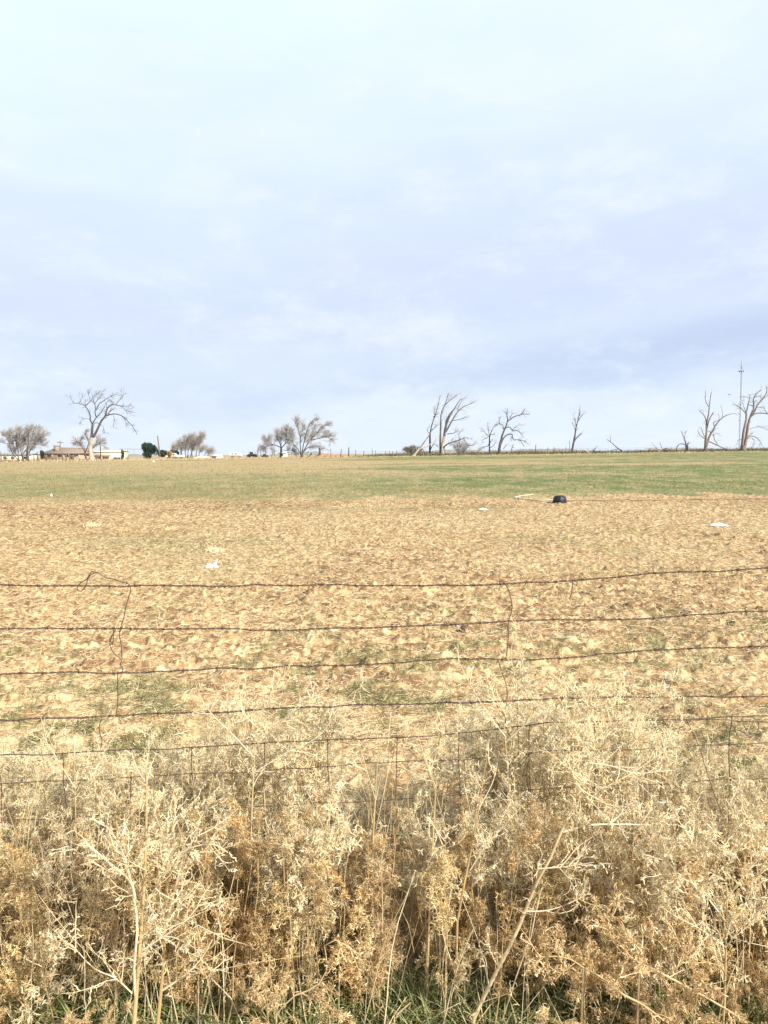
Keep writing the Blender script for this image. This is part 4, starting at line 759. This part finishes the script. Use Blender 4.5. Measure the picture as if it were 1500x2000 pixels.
tree('fallen_tree', 'bleached fallen log with raised branches below the tallest tree', 'fallen tree', [([(180, 1470), (230, 1450), (270, 1420), (300, 1400)], 13, 9), ([(270, 1470), (300, 1420), (330, 1395), (390, 1415), (430, 1415), (440, 1450), (430, 1510)], 13, 9), ([(320, 1395), (305, 1370), (260, 1370)], 9, 5), ([(440, 1410), (490, 1450), (520, 1490), (555, 1500)], 9, 6)], 9.375, (120, 740), 158.5, 526, (3, 2), (.3, .7), pale=3, bark=np.array((.16, .13, .12)))

# evergreens
def evergreen(name, label, cx, row_top, row_bot, wpx, Y, seed, lumps=7, col=(.035, .06, .045), group='evergreens by the farmyard'):
    RS.seed(seed); m = Y / F; base = at(cx, row_bot, Y); base[2] = float(G(base[0], Y)); H = at(cx, row_top, Y)[2] - base[2]; Wd = wpx * m / 2
    t = thing(name, label, 'evergreen', base, group)
    mk('trunk', Geo().tubes(np.array([[base, base + np.array((.05, 0, H * .7))]]), .12, 8, (.16, .12, .10)), M_bark, t)
    g = Geo(); cs = np.stack([RS.uniform(-.62, .62, lumps) * Wd, RS.uniform(-.5, .5, lumps) * Wd, RS.uniform(.22, .78, lumps) * H], 1); cs[0] = (-.05 * Wd, 0, H * .76); cs[1] = (.5 * Wd, 0, H * .66)
    k = 6500; ci = RS.randint(lumps, size=k); r = RS.uniform(.3, 1, (k, 1)) ** .5; rad = np.array((.46 * Wd, .46 * Wd, .24 * H))
    d = rv(k); p = base + cs[ci] + d * r * rad * RS.uniform(.8, 1.1, (k, 1))
    D = d * .6 + np.array((0, 0, .8)); P = np.stack([p, p + D * .14, p + D * .26], 1); P[:, :, 2] = np.maximum(P[:, :, 2], base[2])
    pal = np.array([col, np.array(col) * 1.5, np.array(col) * .7, np.array(col) * 2.1])
    g.ribbons(P, np.array([[.07, .10, .03]]), rv(k), pal[RS.randint(4, size=k)]); mk('foliage', g, M_ever, t); return t
evergreen('evergreen_tree', 'dark full evergreen left of the leaning pole', 293, 865.5, 898, 29, 200, 601, 16)
evergreen('evergreen_tree', 'low dark evergreen just right of the leaning pole', 318, 880, 896, 20, 225, 602, 5, (.05, .07, .045))
evergreen('evergreen_tree', 'low evergreen between the yellow bush and the windswept grove', 338, 879, 896, 22, 240, 603, 5, (.09, .11, .08))
evergreen('evergreen_tree', 'narrow upright evergreen at the right end of the cream shed', 239.5, 880, 900, 6, 196, 604, 4, (.10, .125, .08))
evergreen('evergreen_tree', 'dark shrub at the left end of the brown house', 82, 881, 897, 9, 196, 605, 4, (.07, .075, .065))
evergreen('yellow_bush', 'golden yellow bush just above the hood of the white pickup', 330, 882, 895, 11, 215, 606, 4, (.42, .30, .12), None)

# brown house
def P3(px, py, Y): return at(px, py, Y)
Yh = 205; hx0 = P3(84, 899, Yh)[0]; hx1 = P3(166, 899, Yh)[0]; gz = float(G(-88, Yh)); ez = P3(120, 885, Yh)[2]; rz = P3(120, 873.5, Yh)[2]
house = thing('brown_house', 'low brown brick house with a chimney at the far left', 'house', ((hx0 + hx1) / 2, Yh, gz))
mk('wall', Geo().box(hx0 + .3, hx1 - .3, Yh, Yh + 8, gz - .3, ez, (.5, .5, .5)), M_brick, house)
rg = Geo(); e = .35
ra = P3(100, 875, Yh)[0]; rb = P3(158, 875, Yh)[0]
V = np.array([(hx0 - e, Yh - e, ez), (hx1 + e, Yh - e, ez), (hx1 + e, Yh + 8 + e, ez), (hx0 - e, Yh + 8 + e, ez), (ra, Yh + 3.6, rz), (rb, Yh + 3.6, rz - .15), (rb, Yh + 4.4, rz - .15), (ra, Yh + 4.4, rz)])
V = np.concatenate([V, V[:4] - np.array((0, 0, .22))])
rg.add(V, [(0, 1, 5, 4), (2, 3, 7, 6), (1, 2, 6, 5), (3, 0, 4, 7), (4, 5, 6, 7), (8, 9, 1, 0), (9, 10, 2, 1), (10, 11, 3, 2), (11, 8, 0, 3), (11, 10, 9, 8)], (.5, .5, .5))
roof = mk('roof', rg, mat('tan_shingle', (.25, .19, .155), rough=.9, var=.15, scale=5, bump=.4), house)
cx = P3(105.5, 880, Yh)[0]; sub('chimney', Geo().box(cx - .62, cx + .62, Yh + 1.2, Yh + 2.4, ez, P3(105, 871, Yh)[2]).box(cx - .7, cx + .7, Yh + 1.12, Yh + 2.48, P3(105, 871, Yh)[2] + .002, P3(105, 870, Yh)[2]), mat('grey_brown_brick', (.30, .24, .20), var=.2, scale=4), roof, house)
for px in (97, 118, 132, 150):
    x = P3(px, 890, Yh)[0]; wd = mk('window', Geo().box(x - .75, x + .75, Yh - .06, Yh - .004, gz + 1.0, ez - .35), M_white, house); sub('pane', Geo().box(x - .65, x + .65, Yh - .09, Yh - .062, gz + 1.1, ez - .45), M_glass, wd, house)
x = P3(141, 890, Yh)[0]; mk('door', Geo().box(x - .5, x + .5, Yh - .07, Yh - .004, gz, ez - .3), mat('door_paint', (.16, .10, .08), var=.2), house)
# cream shed with lean-to
Ys = 200; x0 = P3(178, 899, Ys)[0]; x1 = P3(236.5, 899, Ys)[0]; gz = float(G(-78, Ys)); wz = P3(210, 883, Ys)[2]
shed = thing('cream_shed', 'long cream metal shed with a ribbed roof right of the tallest tree', 'shed', ((x0 + x1) / 2, Ys, gz))
mk('wall', Geo().box(x0, x1, Ys, Ys + 6, gz - .3, wz), M_cream, shed)
rz = wz + .32; V = np.array([(x0 - .2, Ys - .25, wz - .02), (x1 + .2, Ys - .25, wz - .02), (x1 + .2, Ys + 3, rz), (x0 - .2, Ys + 3, rz), (x1 + .2, Ys + 6.2, wz - .02), (x0 - .2, Ys + 6.2, wz - .02)]); V = np.concatenate([V, V + np.array((0, 0, .1))])
mk('roof', Geo().add(V, [(6, 7, 8, 9), (9, 8, 10, 11), (1, 0, 3, 2), (2, 3, 5, 4), (0, 1, 7, 6), (4, 5, 11, 10), (1, 2, 8, 7), (2, 4, 10, 8), (3, 0, 6, 9), (5, 3, 9, 11)], (.5, .5, .5)), mat('pale_metal_roof', (.72, .70, .58), rough=.45, var=.06, scale=2), shed)
ax0 = P3(182, 890, Ys - 2)[0]; ax1 = P3(216, 890, Ys - 2)[0]; za = P3(200, 887.5, Ys - 2)[2]; zb = P3(200, 890.8, Ys - 2)[2]
V = np.array([(ax0, Ys - 2.2, zb), (ax1, Ys - 2.2, zb), (ax1 - .7, Ys - .003, za), (ax0, Ys - .003, za)]); V = np.concatenate([V, V - np.array((0, 0, .12))])
mk('awning', Geo().add(V, [(0, 1, 2, 3), (7, 6, 5, 4), (4, 5, 1, 0), (5, 6, 2, 1), (7, 4, 0, 3)], (.5, .5, .5)), M_roof, shed)
for px in (184, 199, 214):
    x = P3(px, 890, Ys - 2)[0]; mk('post', Geo().box(x - .06, x + .06, Ys - 2.15, Ys - 2.03, gz - .2, zb - .1), M_white, shed)
dx0 = P3(224.5, 895, Ys)[0]; dx1 = P3(235, 895, Ys)[0]; mk('door', Geo().box(dx0, dx1, Ys - .05, Ys - .003, gz - .1, P3(230, 894.5, Ys)[2]), mat('dark_opening', (.03, .028, .03), var=.2), shed)  # dark panel on a solid wall paints the doorway's inner shade
V = np.array([(dx0 - .1, Ys - 1.2, P3(230, 895, Ys)[2]), (dx1 + .1, Ys - 1.2, P3(230, 895, Ys)[2]), (dx1 + .1, Ys - .003, P3(230, 892.5, Ys)[2]), (dx0 - .1, Ys - .003, P3(230, 892.5, Ys)[2])]); V = np.concatenate([V, V - np.array((0, 0, .08))])
mk('door_canopy', Geo().add(V, [(0, 1, 2, 3), (7, 6, 5, 4), (4, 5, 1, 0), (5, 6, 2, 1), (7, 4, 0, 3)], (.5, .5, .5)), M_greyroof, shed)
# other far buildings
def lowbuilding(name, label, cat, pa, pb, rt, rw, rb_, Y, wm, rm, wins=(), door=None, depth=6):
    x0 = P3(pa, rb_, Y)[0]; x1 = P3(pb, rb_, Y)[0]; gz = float(G((x0 + x1) / 2, Y)); z1 = P3((pa + pb) / 2, rw, Y)[2]; z2 = P3((pa + pb) / 2, rt, Y)[2]; z1 = max(z1, gz + .6); z2 = max(z2, z1 + .15)
    t = thing(name, label, cat, ((x0 + x1) / 2, Y, gz)); mk('wall', Geo().box(x0, x1, Y, Y + depth, gz - .3, z1), wm, t)
    V = np.array([(x0 - .2, Y - .25, z1 + .003), (x1 + .2, Y - .25, z1 + .003), (x1 + .2, Y + depth / 2, z2), (x0 - .2, Y + depth / 2, z2), (x1 + .2, Y + depth + .25, z1 + .003), (x0 - .2, Y + depth + .25, z1 + .003)]); V = np.concatenate([V, V + np.array((0, 0, .12))])
    mk('roof', Geo().add(V, [(6, 7, 8, 9), (9, 8, 10, 11), (1, 0, 3, 2), (2, 3, 5, 4), (0, 1, 7, 6), (4, 5, 11, 10), (1, 2, 8, 7), (2, 4, 10, 8), (3, 0, 6, 9), (5, 3, 9, 11)], (.5, .5, .5)), rm, t)
    for px in wins:
        x = P3(px, rw, Y)[0]; hh = (z1 - gz); mk('window', Geo().box(x - .5, x + .5, Y - .05, Y - .003, gz + hh * .4, gz + hh * .8), M_glass, t)
    if door: a = P3(door[0], rw, Y)[0]; c = P3(door[1], rw, Y)[0]; mk('opening', Geo().box(a, c, Y - .05, Y - .003, gz, z1 - .25), bpy.data.materials['dark_opening'], t)  # bay is not cut; a flat dark slab paints its interior shade
    return t
lowbuilding('pale_barn', 'long pale building behind the many-stemmed tree at the left edge', 'barn', -40, 60, 887, 889.5, 899, 215, M_cream, M_greyroof, (10, 25, 50))
lowbuilding('small_white_shed', 'small white shed with a dark open bay at its left', 'shed', 413, 432, 889, 890.2, 896, 200, M_white, M_white, (), (414.3, 422.5), 3)
lowbuilding('white_outbuilding', 'small cream outbuilding behind the trunk of the smaller paired tree', 'shed', 544, 559, 882, 885, 893, 200, M_cream, M_cream, (550,), None, 4)
lowbuilding('white_trailer_home', 'long white trailer home right of the rounded bush', 'trailer home', 910, 934, 882.5, 883.5, 888, 260, M_white, M_greyroof, (915, 922, 929), None, 4)
lowbuilding('white_trailer_home', 'short white trailer home behind the tall dead clump', 'trailer home', 824, 857, 882, 883, 888, 262, M_white, M_greyroof, (830, 852), None, 4)
# pickup
def wheel(g, c, r, w_): 
    a = np.linspace(0, 2 * math.pi, 18, endpoint=False)
    g.loft([np.stack([c[0] + np.cos(a) * q * r, np.full(18, c[1] + k * w_), c[2] + np.sin(a) * q * r], 1) for q, k in ((.6, -.52), (.92, -.5), (1, -.3), (1, .3), (.92, .5), (.6, .52))])
def vehicle(name, label, cat, cx, Y, length, prof, glass, wheels, bodymat, hw=.9, rw_=.36):
    x = P3(cx, 893, Y)[0]; gz = float(G(x, Y)); t = thing(name, label, cat, (x, Y, gz)); o = np.array((x, Y, gz))
    n = len(prof); lo = [(p[0], p[1]) for p in prof]
    g = Geo(); rings = []
    for yy, inset in ((-hw, .0), (-hw * .97, 0.), (hw * .97, 0), (hw, 0)):
        k = .96 if abs(yy) == hw else 1.0
        rings.append([(x + (px - length / 2) * k, Y + yy, gz + .35 + (pz - .35) * k) for px, pz in lo])
    # top/bottom strip: outline listed as bottom points then top points reversed
    g.loft(rings); body = mk('body', g, bodymat, t)
    for gl in glass:
        gg_ = Geo(); V = [(x + px - length / 2, Y - hw - .012, gz + pz) for px, pz in gl]; V2 = [(x + px - length / 2, Y - hw + .03, gz + pz) for px, pz in gl]
        gg_.add(V + V2, [(0, 1, 2, 3), (7, 6, 5, 4), (0, 4, 5, 1), (1, 5, 6, 2), (2, 6, 7, 3), (3, 7, 4, 0)], (.5, .5, .5)); mk('window', gg_, M_glass, t)
    for wx in wheels:
        for sy in (-1, 1):
            wg = Geo(); wheel(wg, (x + wx - length / 2, Y + sy * (hw - .12), gz + rw_), rw_, .24); wl = mk('wheel', wg, M_tyre, t, True)
            hg = Geo(); wheel(hg, (x + wx - length / 2, Y + sy * (hw - .10), gz + rw_), rw_ * .55, .26); sub('rim', hg, M_steel, wl, t)
    return t
vehicle('pickup_truck', 'white pickup truck parked facing left by the yellow bush', 'truck', 342.5, 225, 5.5,
        [(0, .45), (.9, .42), (1.8, .42), (2.9, .42), (3.6, .42), (5.5, .5), (5.5, 1.05), (3.35, 1.07), (2.95, 1.62), (2.0, 1.65), (1.35, 1.08), (0.08, .92)],
        [[(1.55, 1.1), (2.1, 1.1), (2.1, 1.5), (1.95, 1.5)], [(2.2, 1.1), (2.95, 1.1), (2.8, 1.5), (2.2, 1.5)]], (.95, 4.4), M_white)
vehicle('white_van', 'long white van or camper parked in the distance right of the small shed', 'van', 461, 300, 4.8,
        [(0, .4), (1, .38), (2, .38), (3, .38), (4, .38), (4.8, .45), (4.8, 1.2), (3.9, 1.55), (3.0, 1.9), (1.6, 2.0), (.6, 1.95), (0, 1.3)],
        [[(.7, 1.3), (1.5, 1.3), (1.5, 1.7), (.75, 1.7)], [(2, 1.3), (3.2, 1.3), (3.1, 1.65), (2, 1.7)]], (.9, 3.9), M_white)
# dark farm implement
def implement(px, Y, s_, label, seed):
    r = random.Random(seed); x = P3(px, 893, Y)[0]; gz = float(G(x, Y)); t = thing('farm_implement', label, 'farm machine', (x, Y, gz), 'dark machines in the farmyard'); o = np.array((x, Y, gz))
    g = Geo(); g.loft([[(x + a * s_, Y + y_, gz + z * s_) for a, z in ((-1.2, .5), (-.3, .45), (.6, .45), (1.3, .5), (1.3, .9), (.5, 1.15), (-.3, 1.2), (-1.2, .9))] for y_ in (-.6, -.55, .55, .6)]); mk('body', g, M_dull, t)
    g = Geo(); g.loft([[(x + a * s_, Y + y_, gz + z * s_) for a, z in ((-.5, 1.15), (.3, 1.12), (.2, 1.7), (-.4, 1.7))] for y_ in (-.5, -.45, .45, .5)]); mk('cab', g, M_dull, t)
    for wx, rr in ((-.9, .42), (.9, .55)):
        for sy in (-1, 1): g = Geo(); wheel(g, (x + wx * s_, Y + sy * .75, gz + rr * s_), rr * s_, .3); mk('wheel', g, M_tyre, t, True)
    mk('exhaust_pipe', Geo().tubes(np.array([[o + (-.75 * s_, 0, 1. * s_), o + (-.78 * s_, 0, 1.9 * s_)]]), .05, 6), M_dull, t)
implement(492, 205, 1.0, 'dark old tractor parked left of the paired trees', 1); implement(517, 212, .65, 'smaller dark machine between the tractor and the paired trees', 2)
# dirt mounds
def mound(name, label, pa, pb, rtop, Y, m_, seed, kind=None, dy=4):
    x0 = P3(pa, 893, Y)[0]; x1 = P3(pb, 893, Y)[0]; xm_ = (x0 + x1) / 2; gz = float(G(xm_, Y)); H = P3((pa + pb) / 2, rtop, Y)[2] - gz
    xs = np.linspace(x0, x1, 40); ysn = np.linspace(Y - dy / 2, Y + dy / 2, 14); X, Y2 = np.meshgrid(xs, ysn, indexing='ij')
    f = np.clip(1 - ((X - xm_) / (x1 - x0) * 2) ** 2, 0, 1) ** .8 * np.clip(1 - ((Y2 - Y) / dy * 2) ** 2, 0, 1) ** .7
    Z = G(X, Y2) - .05 + H * f * (.6 + .8 * fbm(X * .8, Y2 * .8, seed, 3)) ; idx = np.arange(X.size).reshape(X.shape)
    o = mk(name, Geo().add(np.stack([X, Y2, Z], -1), np.stack([idx[:-1, :-1], idx[1:, :-1], idx[1:, 1:], idx[:-1, 1:]], -1), (.5, .5, .5)), m_, org=(xm_, Y, gz)); return tag(o, label, 'mound')
mound('dirt_mound', 'low red dirt mound around the broken stump', 604, 682, 886, 164, M_soil, 1)
mound('dirt_mound', 'brown dirt mound in front of the leaning pole', 292, 330, 892, 198, M_soil, 2)
mound('debris_mound', 'pale heap of debris right of the windswept grove', 376, 412, 889, 205, mat('pale_debris', (.58, .52, .40), var=.3, scale=2, bump=.5), 3)

# brush row, dry grass strips (nobody could count them)
def brush(name, label, cat, pa, pb, Ya, Yb, n, h0, h1, pal, seed, wdt=.02, hp=None):
    RS.seed(seed); Yk = RS.uniform(Ya, Yb, n); px = RS.uniform(pa, pb, n); x = (px - 750) / F * Yk; z = G(x, Yk)
    hh = RS.uniform(h0, h1, n) * (.45 + .9 * fbm(x * .35, Yk * .05, seed, 3))
    if hp is not None: hh = hh * hp(px)
    D = np.stack([RS.normal(0, .45, n), RS.normal(0, .45, n), np.ones(n)], 1); P = np.empty((n, 4, 3)); P[:, 0] = np.stack([x, Yk, z - .03], 1)
    for j in range(1, 4): P[:, j] = P[:, j - 1] + D * (hh / 3)[:, None]; D = D + RS.normal(size=(n, 3)) * .35; D[:, 2] -= .12
    g = Geo(); g.ribbons(P, wdt * np.array([[1.2, 1, .8, .4]]) * RS.uniform(.6, 1.5, (n, 1)), rv(n), pal[RS.randint(len(pal), size=n)] * RS.uniform(.7, 1.2, (n, 1)))
    return tag(mk(name, g, M_tan), label, cat, kind='stuff')
brush('fence_row_brush', 'low dark tangle of brush along the far right edge of the field', 'brush', 690, 1620, 161, 172, 30000, .25, .95, np.array([(.15, .125, .09), (.20, .16, .12), (.12, .12, .07), (.27, .22, .15), (.16, .17, .09)]), 701, .035,
      lambda p: np.interp(p, [690, 780, 1040, 1060, 1500, 1620], [.35, 1, 1.05, .9, .9, .9]))
brush('dry_grass', 'tan dry grass along the far left edge of the field', 'grass', -140, 620, 156, 200, 26000, .25, .7, np.array([(.50, .38, .27), (.58, .46, .33), (.42, .31, .22), (.36, .34, .19)]), 702, .035,
      lambda p: np.interp(p, [-100, 190, 240, 300, 420, 620], [1, .9, .35, .5, .55, .45]))
brush('dry_grass', 'thin tan fringe of dead grass in front of the right fence row', 'grass', 620, 1620, 158, 161, 7000, .12, .3, np.array([(.48, .42, .24), (.56, .48, .30), (.36, .34, .18)]), 703, .03)
# distant tree line
RS.seed(710); n = 9000; Yk = RS.uniform(1100, 1300, n); px = RS.uniform(-200, 1700, n); x = (px - 750) / F * Yk; hh = 5.5 * sst(.42, .75, fbm(px * .012, px * 0, 77, 4)) + .6
P = np.stack([np.stack([x, Yk, G(x, Yk)], 1), np.stack([x + RS.normal(0, 1, n), Yk, G(x, Yk) + hh * RS.uniform(.5, 1, n)], 1)], 1)
tag(mk('distant_treeline', Geo().ribbons(P, np.full((n, 2), 1.1) * np.array([[1, .5]]), np.tile(np.array([[1., 0, 0]]), (n, 1)), np.array((.30, .30, .29))), M_tan), 'faint far-off line of low trees on the horizon', 'trees', kind='stuff')

# ------------------------------------------------------------------ posts, poles and the mast
def posts(label, lst, Y, grp, wires=(.45, .8, 1.15), wr=.012):
    x = P3(lst[0][0], 890, Y)[0]; t = thing('far_fence', label, 'fence', (x, Y, float(G(x, Y)))); tops = []
    for i, (px, rt, lean, r) in enumerate(lst):
        x = P3(px, 890, Y)[0]; gz = float(G(x, Y)); tp = P3(px + lean, rt, Y); g = Geo()
        g.tubes(np.array([[(x, Y, gz - .15), ((x + tp[0]) / 2 + .02, Y, (gz + tp[2]) / 2), (tp[0], Y, tp[2])]]), np.array([[r * 1.1, r, r * .9]]), 8, (.5, .5, .5), caps=True)
        mk('fence_post', g, M_wood, t); tops.append((x, gz))
    for h in wires:
        P = np.array([(a, Y, c + h) for a, c in tops]); P = np.stack([np.interp(np.linspace(0, len(P) - 1, 60), np.arange(len(P)), P[:, k]) for k in range(3)], 1); mk('wire', Geo().tubes(P[None], wr, 4), M_wire, t)
    return t
posts('weathered post fence in front of the brown house at the far left', [(-6, 886, 0, .12), (1.5, 882, 0, .11), (9, 884, .5, .08), (15, 885, 0, .07), (23.5, 888, 0, .1), (36, 884, 0, .12), (45, 883, 0, .16), (55, 884, 0, .14), (66, 888, 0, .13), (73.5, 883, -1, .16), (91, 889, 0, .13), (103, 887, 0, .12), (109, 889, 0, .10), (121.5, 883, 0, .14), (129, 886, 0, .10), (136, 887, 0, .10), (143, 888, 0, .1)], 159.5, 'l')
posts('row of thin crooked posts between the dirt mound and the dome bush', [(646, 876, 0, .07), (664.5, 877, 2.5, .09), (680.5, 873.5, 1, .13), (694.5, 879, 0, .07), (710.5, 880, 0, .08), (727, 877.5, 0, .07), (734.5, 879.5, -1.5, .07), (751, 881, 2, .07), (760, 880, 1, .06), (767, 881, 0, .09), (776, 880, -2, .06), (787, 882, 1, .06)], 161, 'm')
posts('sparse leaning posts in the brush either side of the lone slim tree', [(1000, 882, 0, .07), (1016, 879, 0, .06), (1046, 868.5, .5, .10), (1064.5, 880, 0, .08), (1070, 873, 0, .06), (1084, 873, -2, .08), (1105, 873, 0, .07), (1112.5, 860, 0, .06), (1148, 876, 0, .05), (1268, 877, 1, .13), (1309, 874, 2, .10), (1360, 874, 0, .07)], 161.5, 'r')
def pole(name, label, cat, px, rt, Y, lean=0, r=.14, arm=None, group=None):
    x = P3(px, 890, Y)[0]; gz = float(G(x, Y)); tp = P3(px + lean, rt, Y); t = thing(name, label, cat, (x, Y, gz), group)
    mk('shaft', Geo().tubes(np.array([[(x, Y, gz - .3), (tp[0], Y, tp[2])]]), np.array([[r * 1.15, r * .8]]), 10, (.5, .5, .5), caps=True), M_wood, t)
    if arm:
        a = mk('crossarm', Geo().box(tp[0] - arm, tp[0] + arm, Y - .08, Y + .08, tp[2] - .75, tp[2] - .55), M_wood, t)
        for sx in (-.9, -.45, .45, .9):
            ig = Geo(); lathe(ig, [(.05, 0), (.07, .04), (.05, .09), (.065, .12), (.03, .2)], (tp[0] + sx * arm, Y, tp[2] - .55), 10); sub('insulator', ig, M_steel, a, t)
    return t
pole('utility_pole', 'small utility pole with crossarm behind the roof of the brown house', 'pole', 117.5, 861, 260, 0, .16, 1.1)
pole('utility_pole', 'plain straight pole standing in front of the cream shed', 'pole', 196, 855, 172, 0, .12)
pole('leaning_pole', 'tall grey pole leaning left beside the dark evergreen', 'pole', 313, 851, 198, -5.2, .17)
fr = thing('pipe_frame', 'long horizontal line on two thin uprights between shed and evergreen', 'power line', (P3(250, 890, 240)[0], 240, float(G(-80, 240))))
for px in (235, 249.5, 262, 288):
    x = P3(px, 890, 240)[0]; mk('upright', Geo().tubes(np.array([[(x, 240, float(G(x, 240)) - .2), (x, 240, P3(px, 877, 240)[2])]]), .08, 8), M_steel, fr)
mk('top_rail', Geo().tubes(np.array([[P3(233, 876.6, 240), P3(260, 877, 240), P3(288, 877, 240)]]), .07, 8), M_steel, fr)
# communications mast
Ym = 420; bx = P3(1443.3, 880, Ym); gz = float(G(bx[0], Ym)); tz = P3(1443.3, 705, Ym)[2]; pz = P3(1443.3, 724, Ym)[2]; mx_ = bx[0]
mast = thing('radio_mast', 'tall thin steel mast with a small platform near its top, far right', 'mast', (mx_, Ym, gz))
tri = [(0, .30), (-.26, -.15), (.26, -.15)]
g = Geo()
for a, c in tri: g.tubes(np.array([[(mx_ + a, Ym + c, gz), (mx_ + a, Ym + c, pz)]]), .09, 6)
nb = 60; zs = np.linspace(gz, pz, nb)
for i in range(nb - 1):
    for k in range(3):
        a, c = tri[k], tri[(k + 1) % 3]; p0 = (mx_ + a[0], Ym + a[1], zs[i]); p1 = (mx_ + c[0], Ym + c[1], zs[i + 1]); g.tubes(np.array([[p0, p1]]), .05, 4); g.tubes(np.array([[p0, (mx_ + c[0], Ym + c[1], zs[i])]]), .045, 4)
mk('lattice_shaft', g, M_steel, mast)
g = Geo(); lathe(g, [(.7, -.4), (1.05, -.35), (1.1, -.05), (.7, 0)], (mx_, Ym, pz), 12); mk('platform', g, M_steel, mast)
for a in range(6):
    an = a * math.pi / 3; cx_, cy_ = mx_ + math.cos(an) * 1.25, Ym + math.sin(an) * 1.25; mk('antenna_panel', Geo().box(cx_ - .18, cx_ + .18, cy_ - .1, cy_ + .1, pz - .8, pz + .9), M_steel, mast)
mk('top_antenna', Geo().tubes(np.array([[(mx_, Ym, pz), (mx_, Ym, tz)]]), .26, 10, caps=True), M_steel, mast)
for px, rr in ((1445.5, 789), (1443, 808), (1443, 820)):
    q = P3(px, rr, Ym); g = Geo(); a = np.linspace(0, 2 * math.pi, 14, endpoint=False); g.loft([np.stack([q[0] + np.cos(a) * k, np.full(14, Ym - .7 - d), q[2] + np.sin(a) * k], 1) for k, d in ((.5, 0), (.55, .1), (.3, .3))]); mk('dish', g, M_steel, mast)
# a bird in the air left of the mast
q = P3(1423.5, 771, 90); bird = thing('bird', 'small pale bird flying left of the mast', 'bird', q)
mk('body', Geo().tubes(np.array([[q + (-.16, 0, 0), q + (-.10, 0, .01), q + (0, 0, .02), q + (.1, 0, .01), q + (.2, 0, 0)]]), np.array([[.01, .035, .045, .03, .008]]), 8), M_steel, bird, True)
for sx in (-1, 1):
    V = np.array([q + (-.05, sx * .02, .02), q + (.07, sx * .02, .02), q + (.12 + .02 * sx, sx * .28, .09), q + (.02 + .02 * sx, sx * .30, .09)]); mk('wing', Geo().add(np.concatenate([V, V - np.array((0, 0, .008))]), [(0, 1, 2, 3), (7, 6, 5, 4), (0, 4, 5, 1), (1, 5, 6, 2), (2, 6, 7, 3), (3, 7, 4, 0)], (.5, .5, .5)), M_steel, bird)
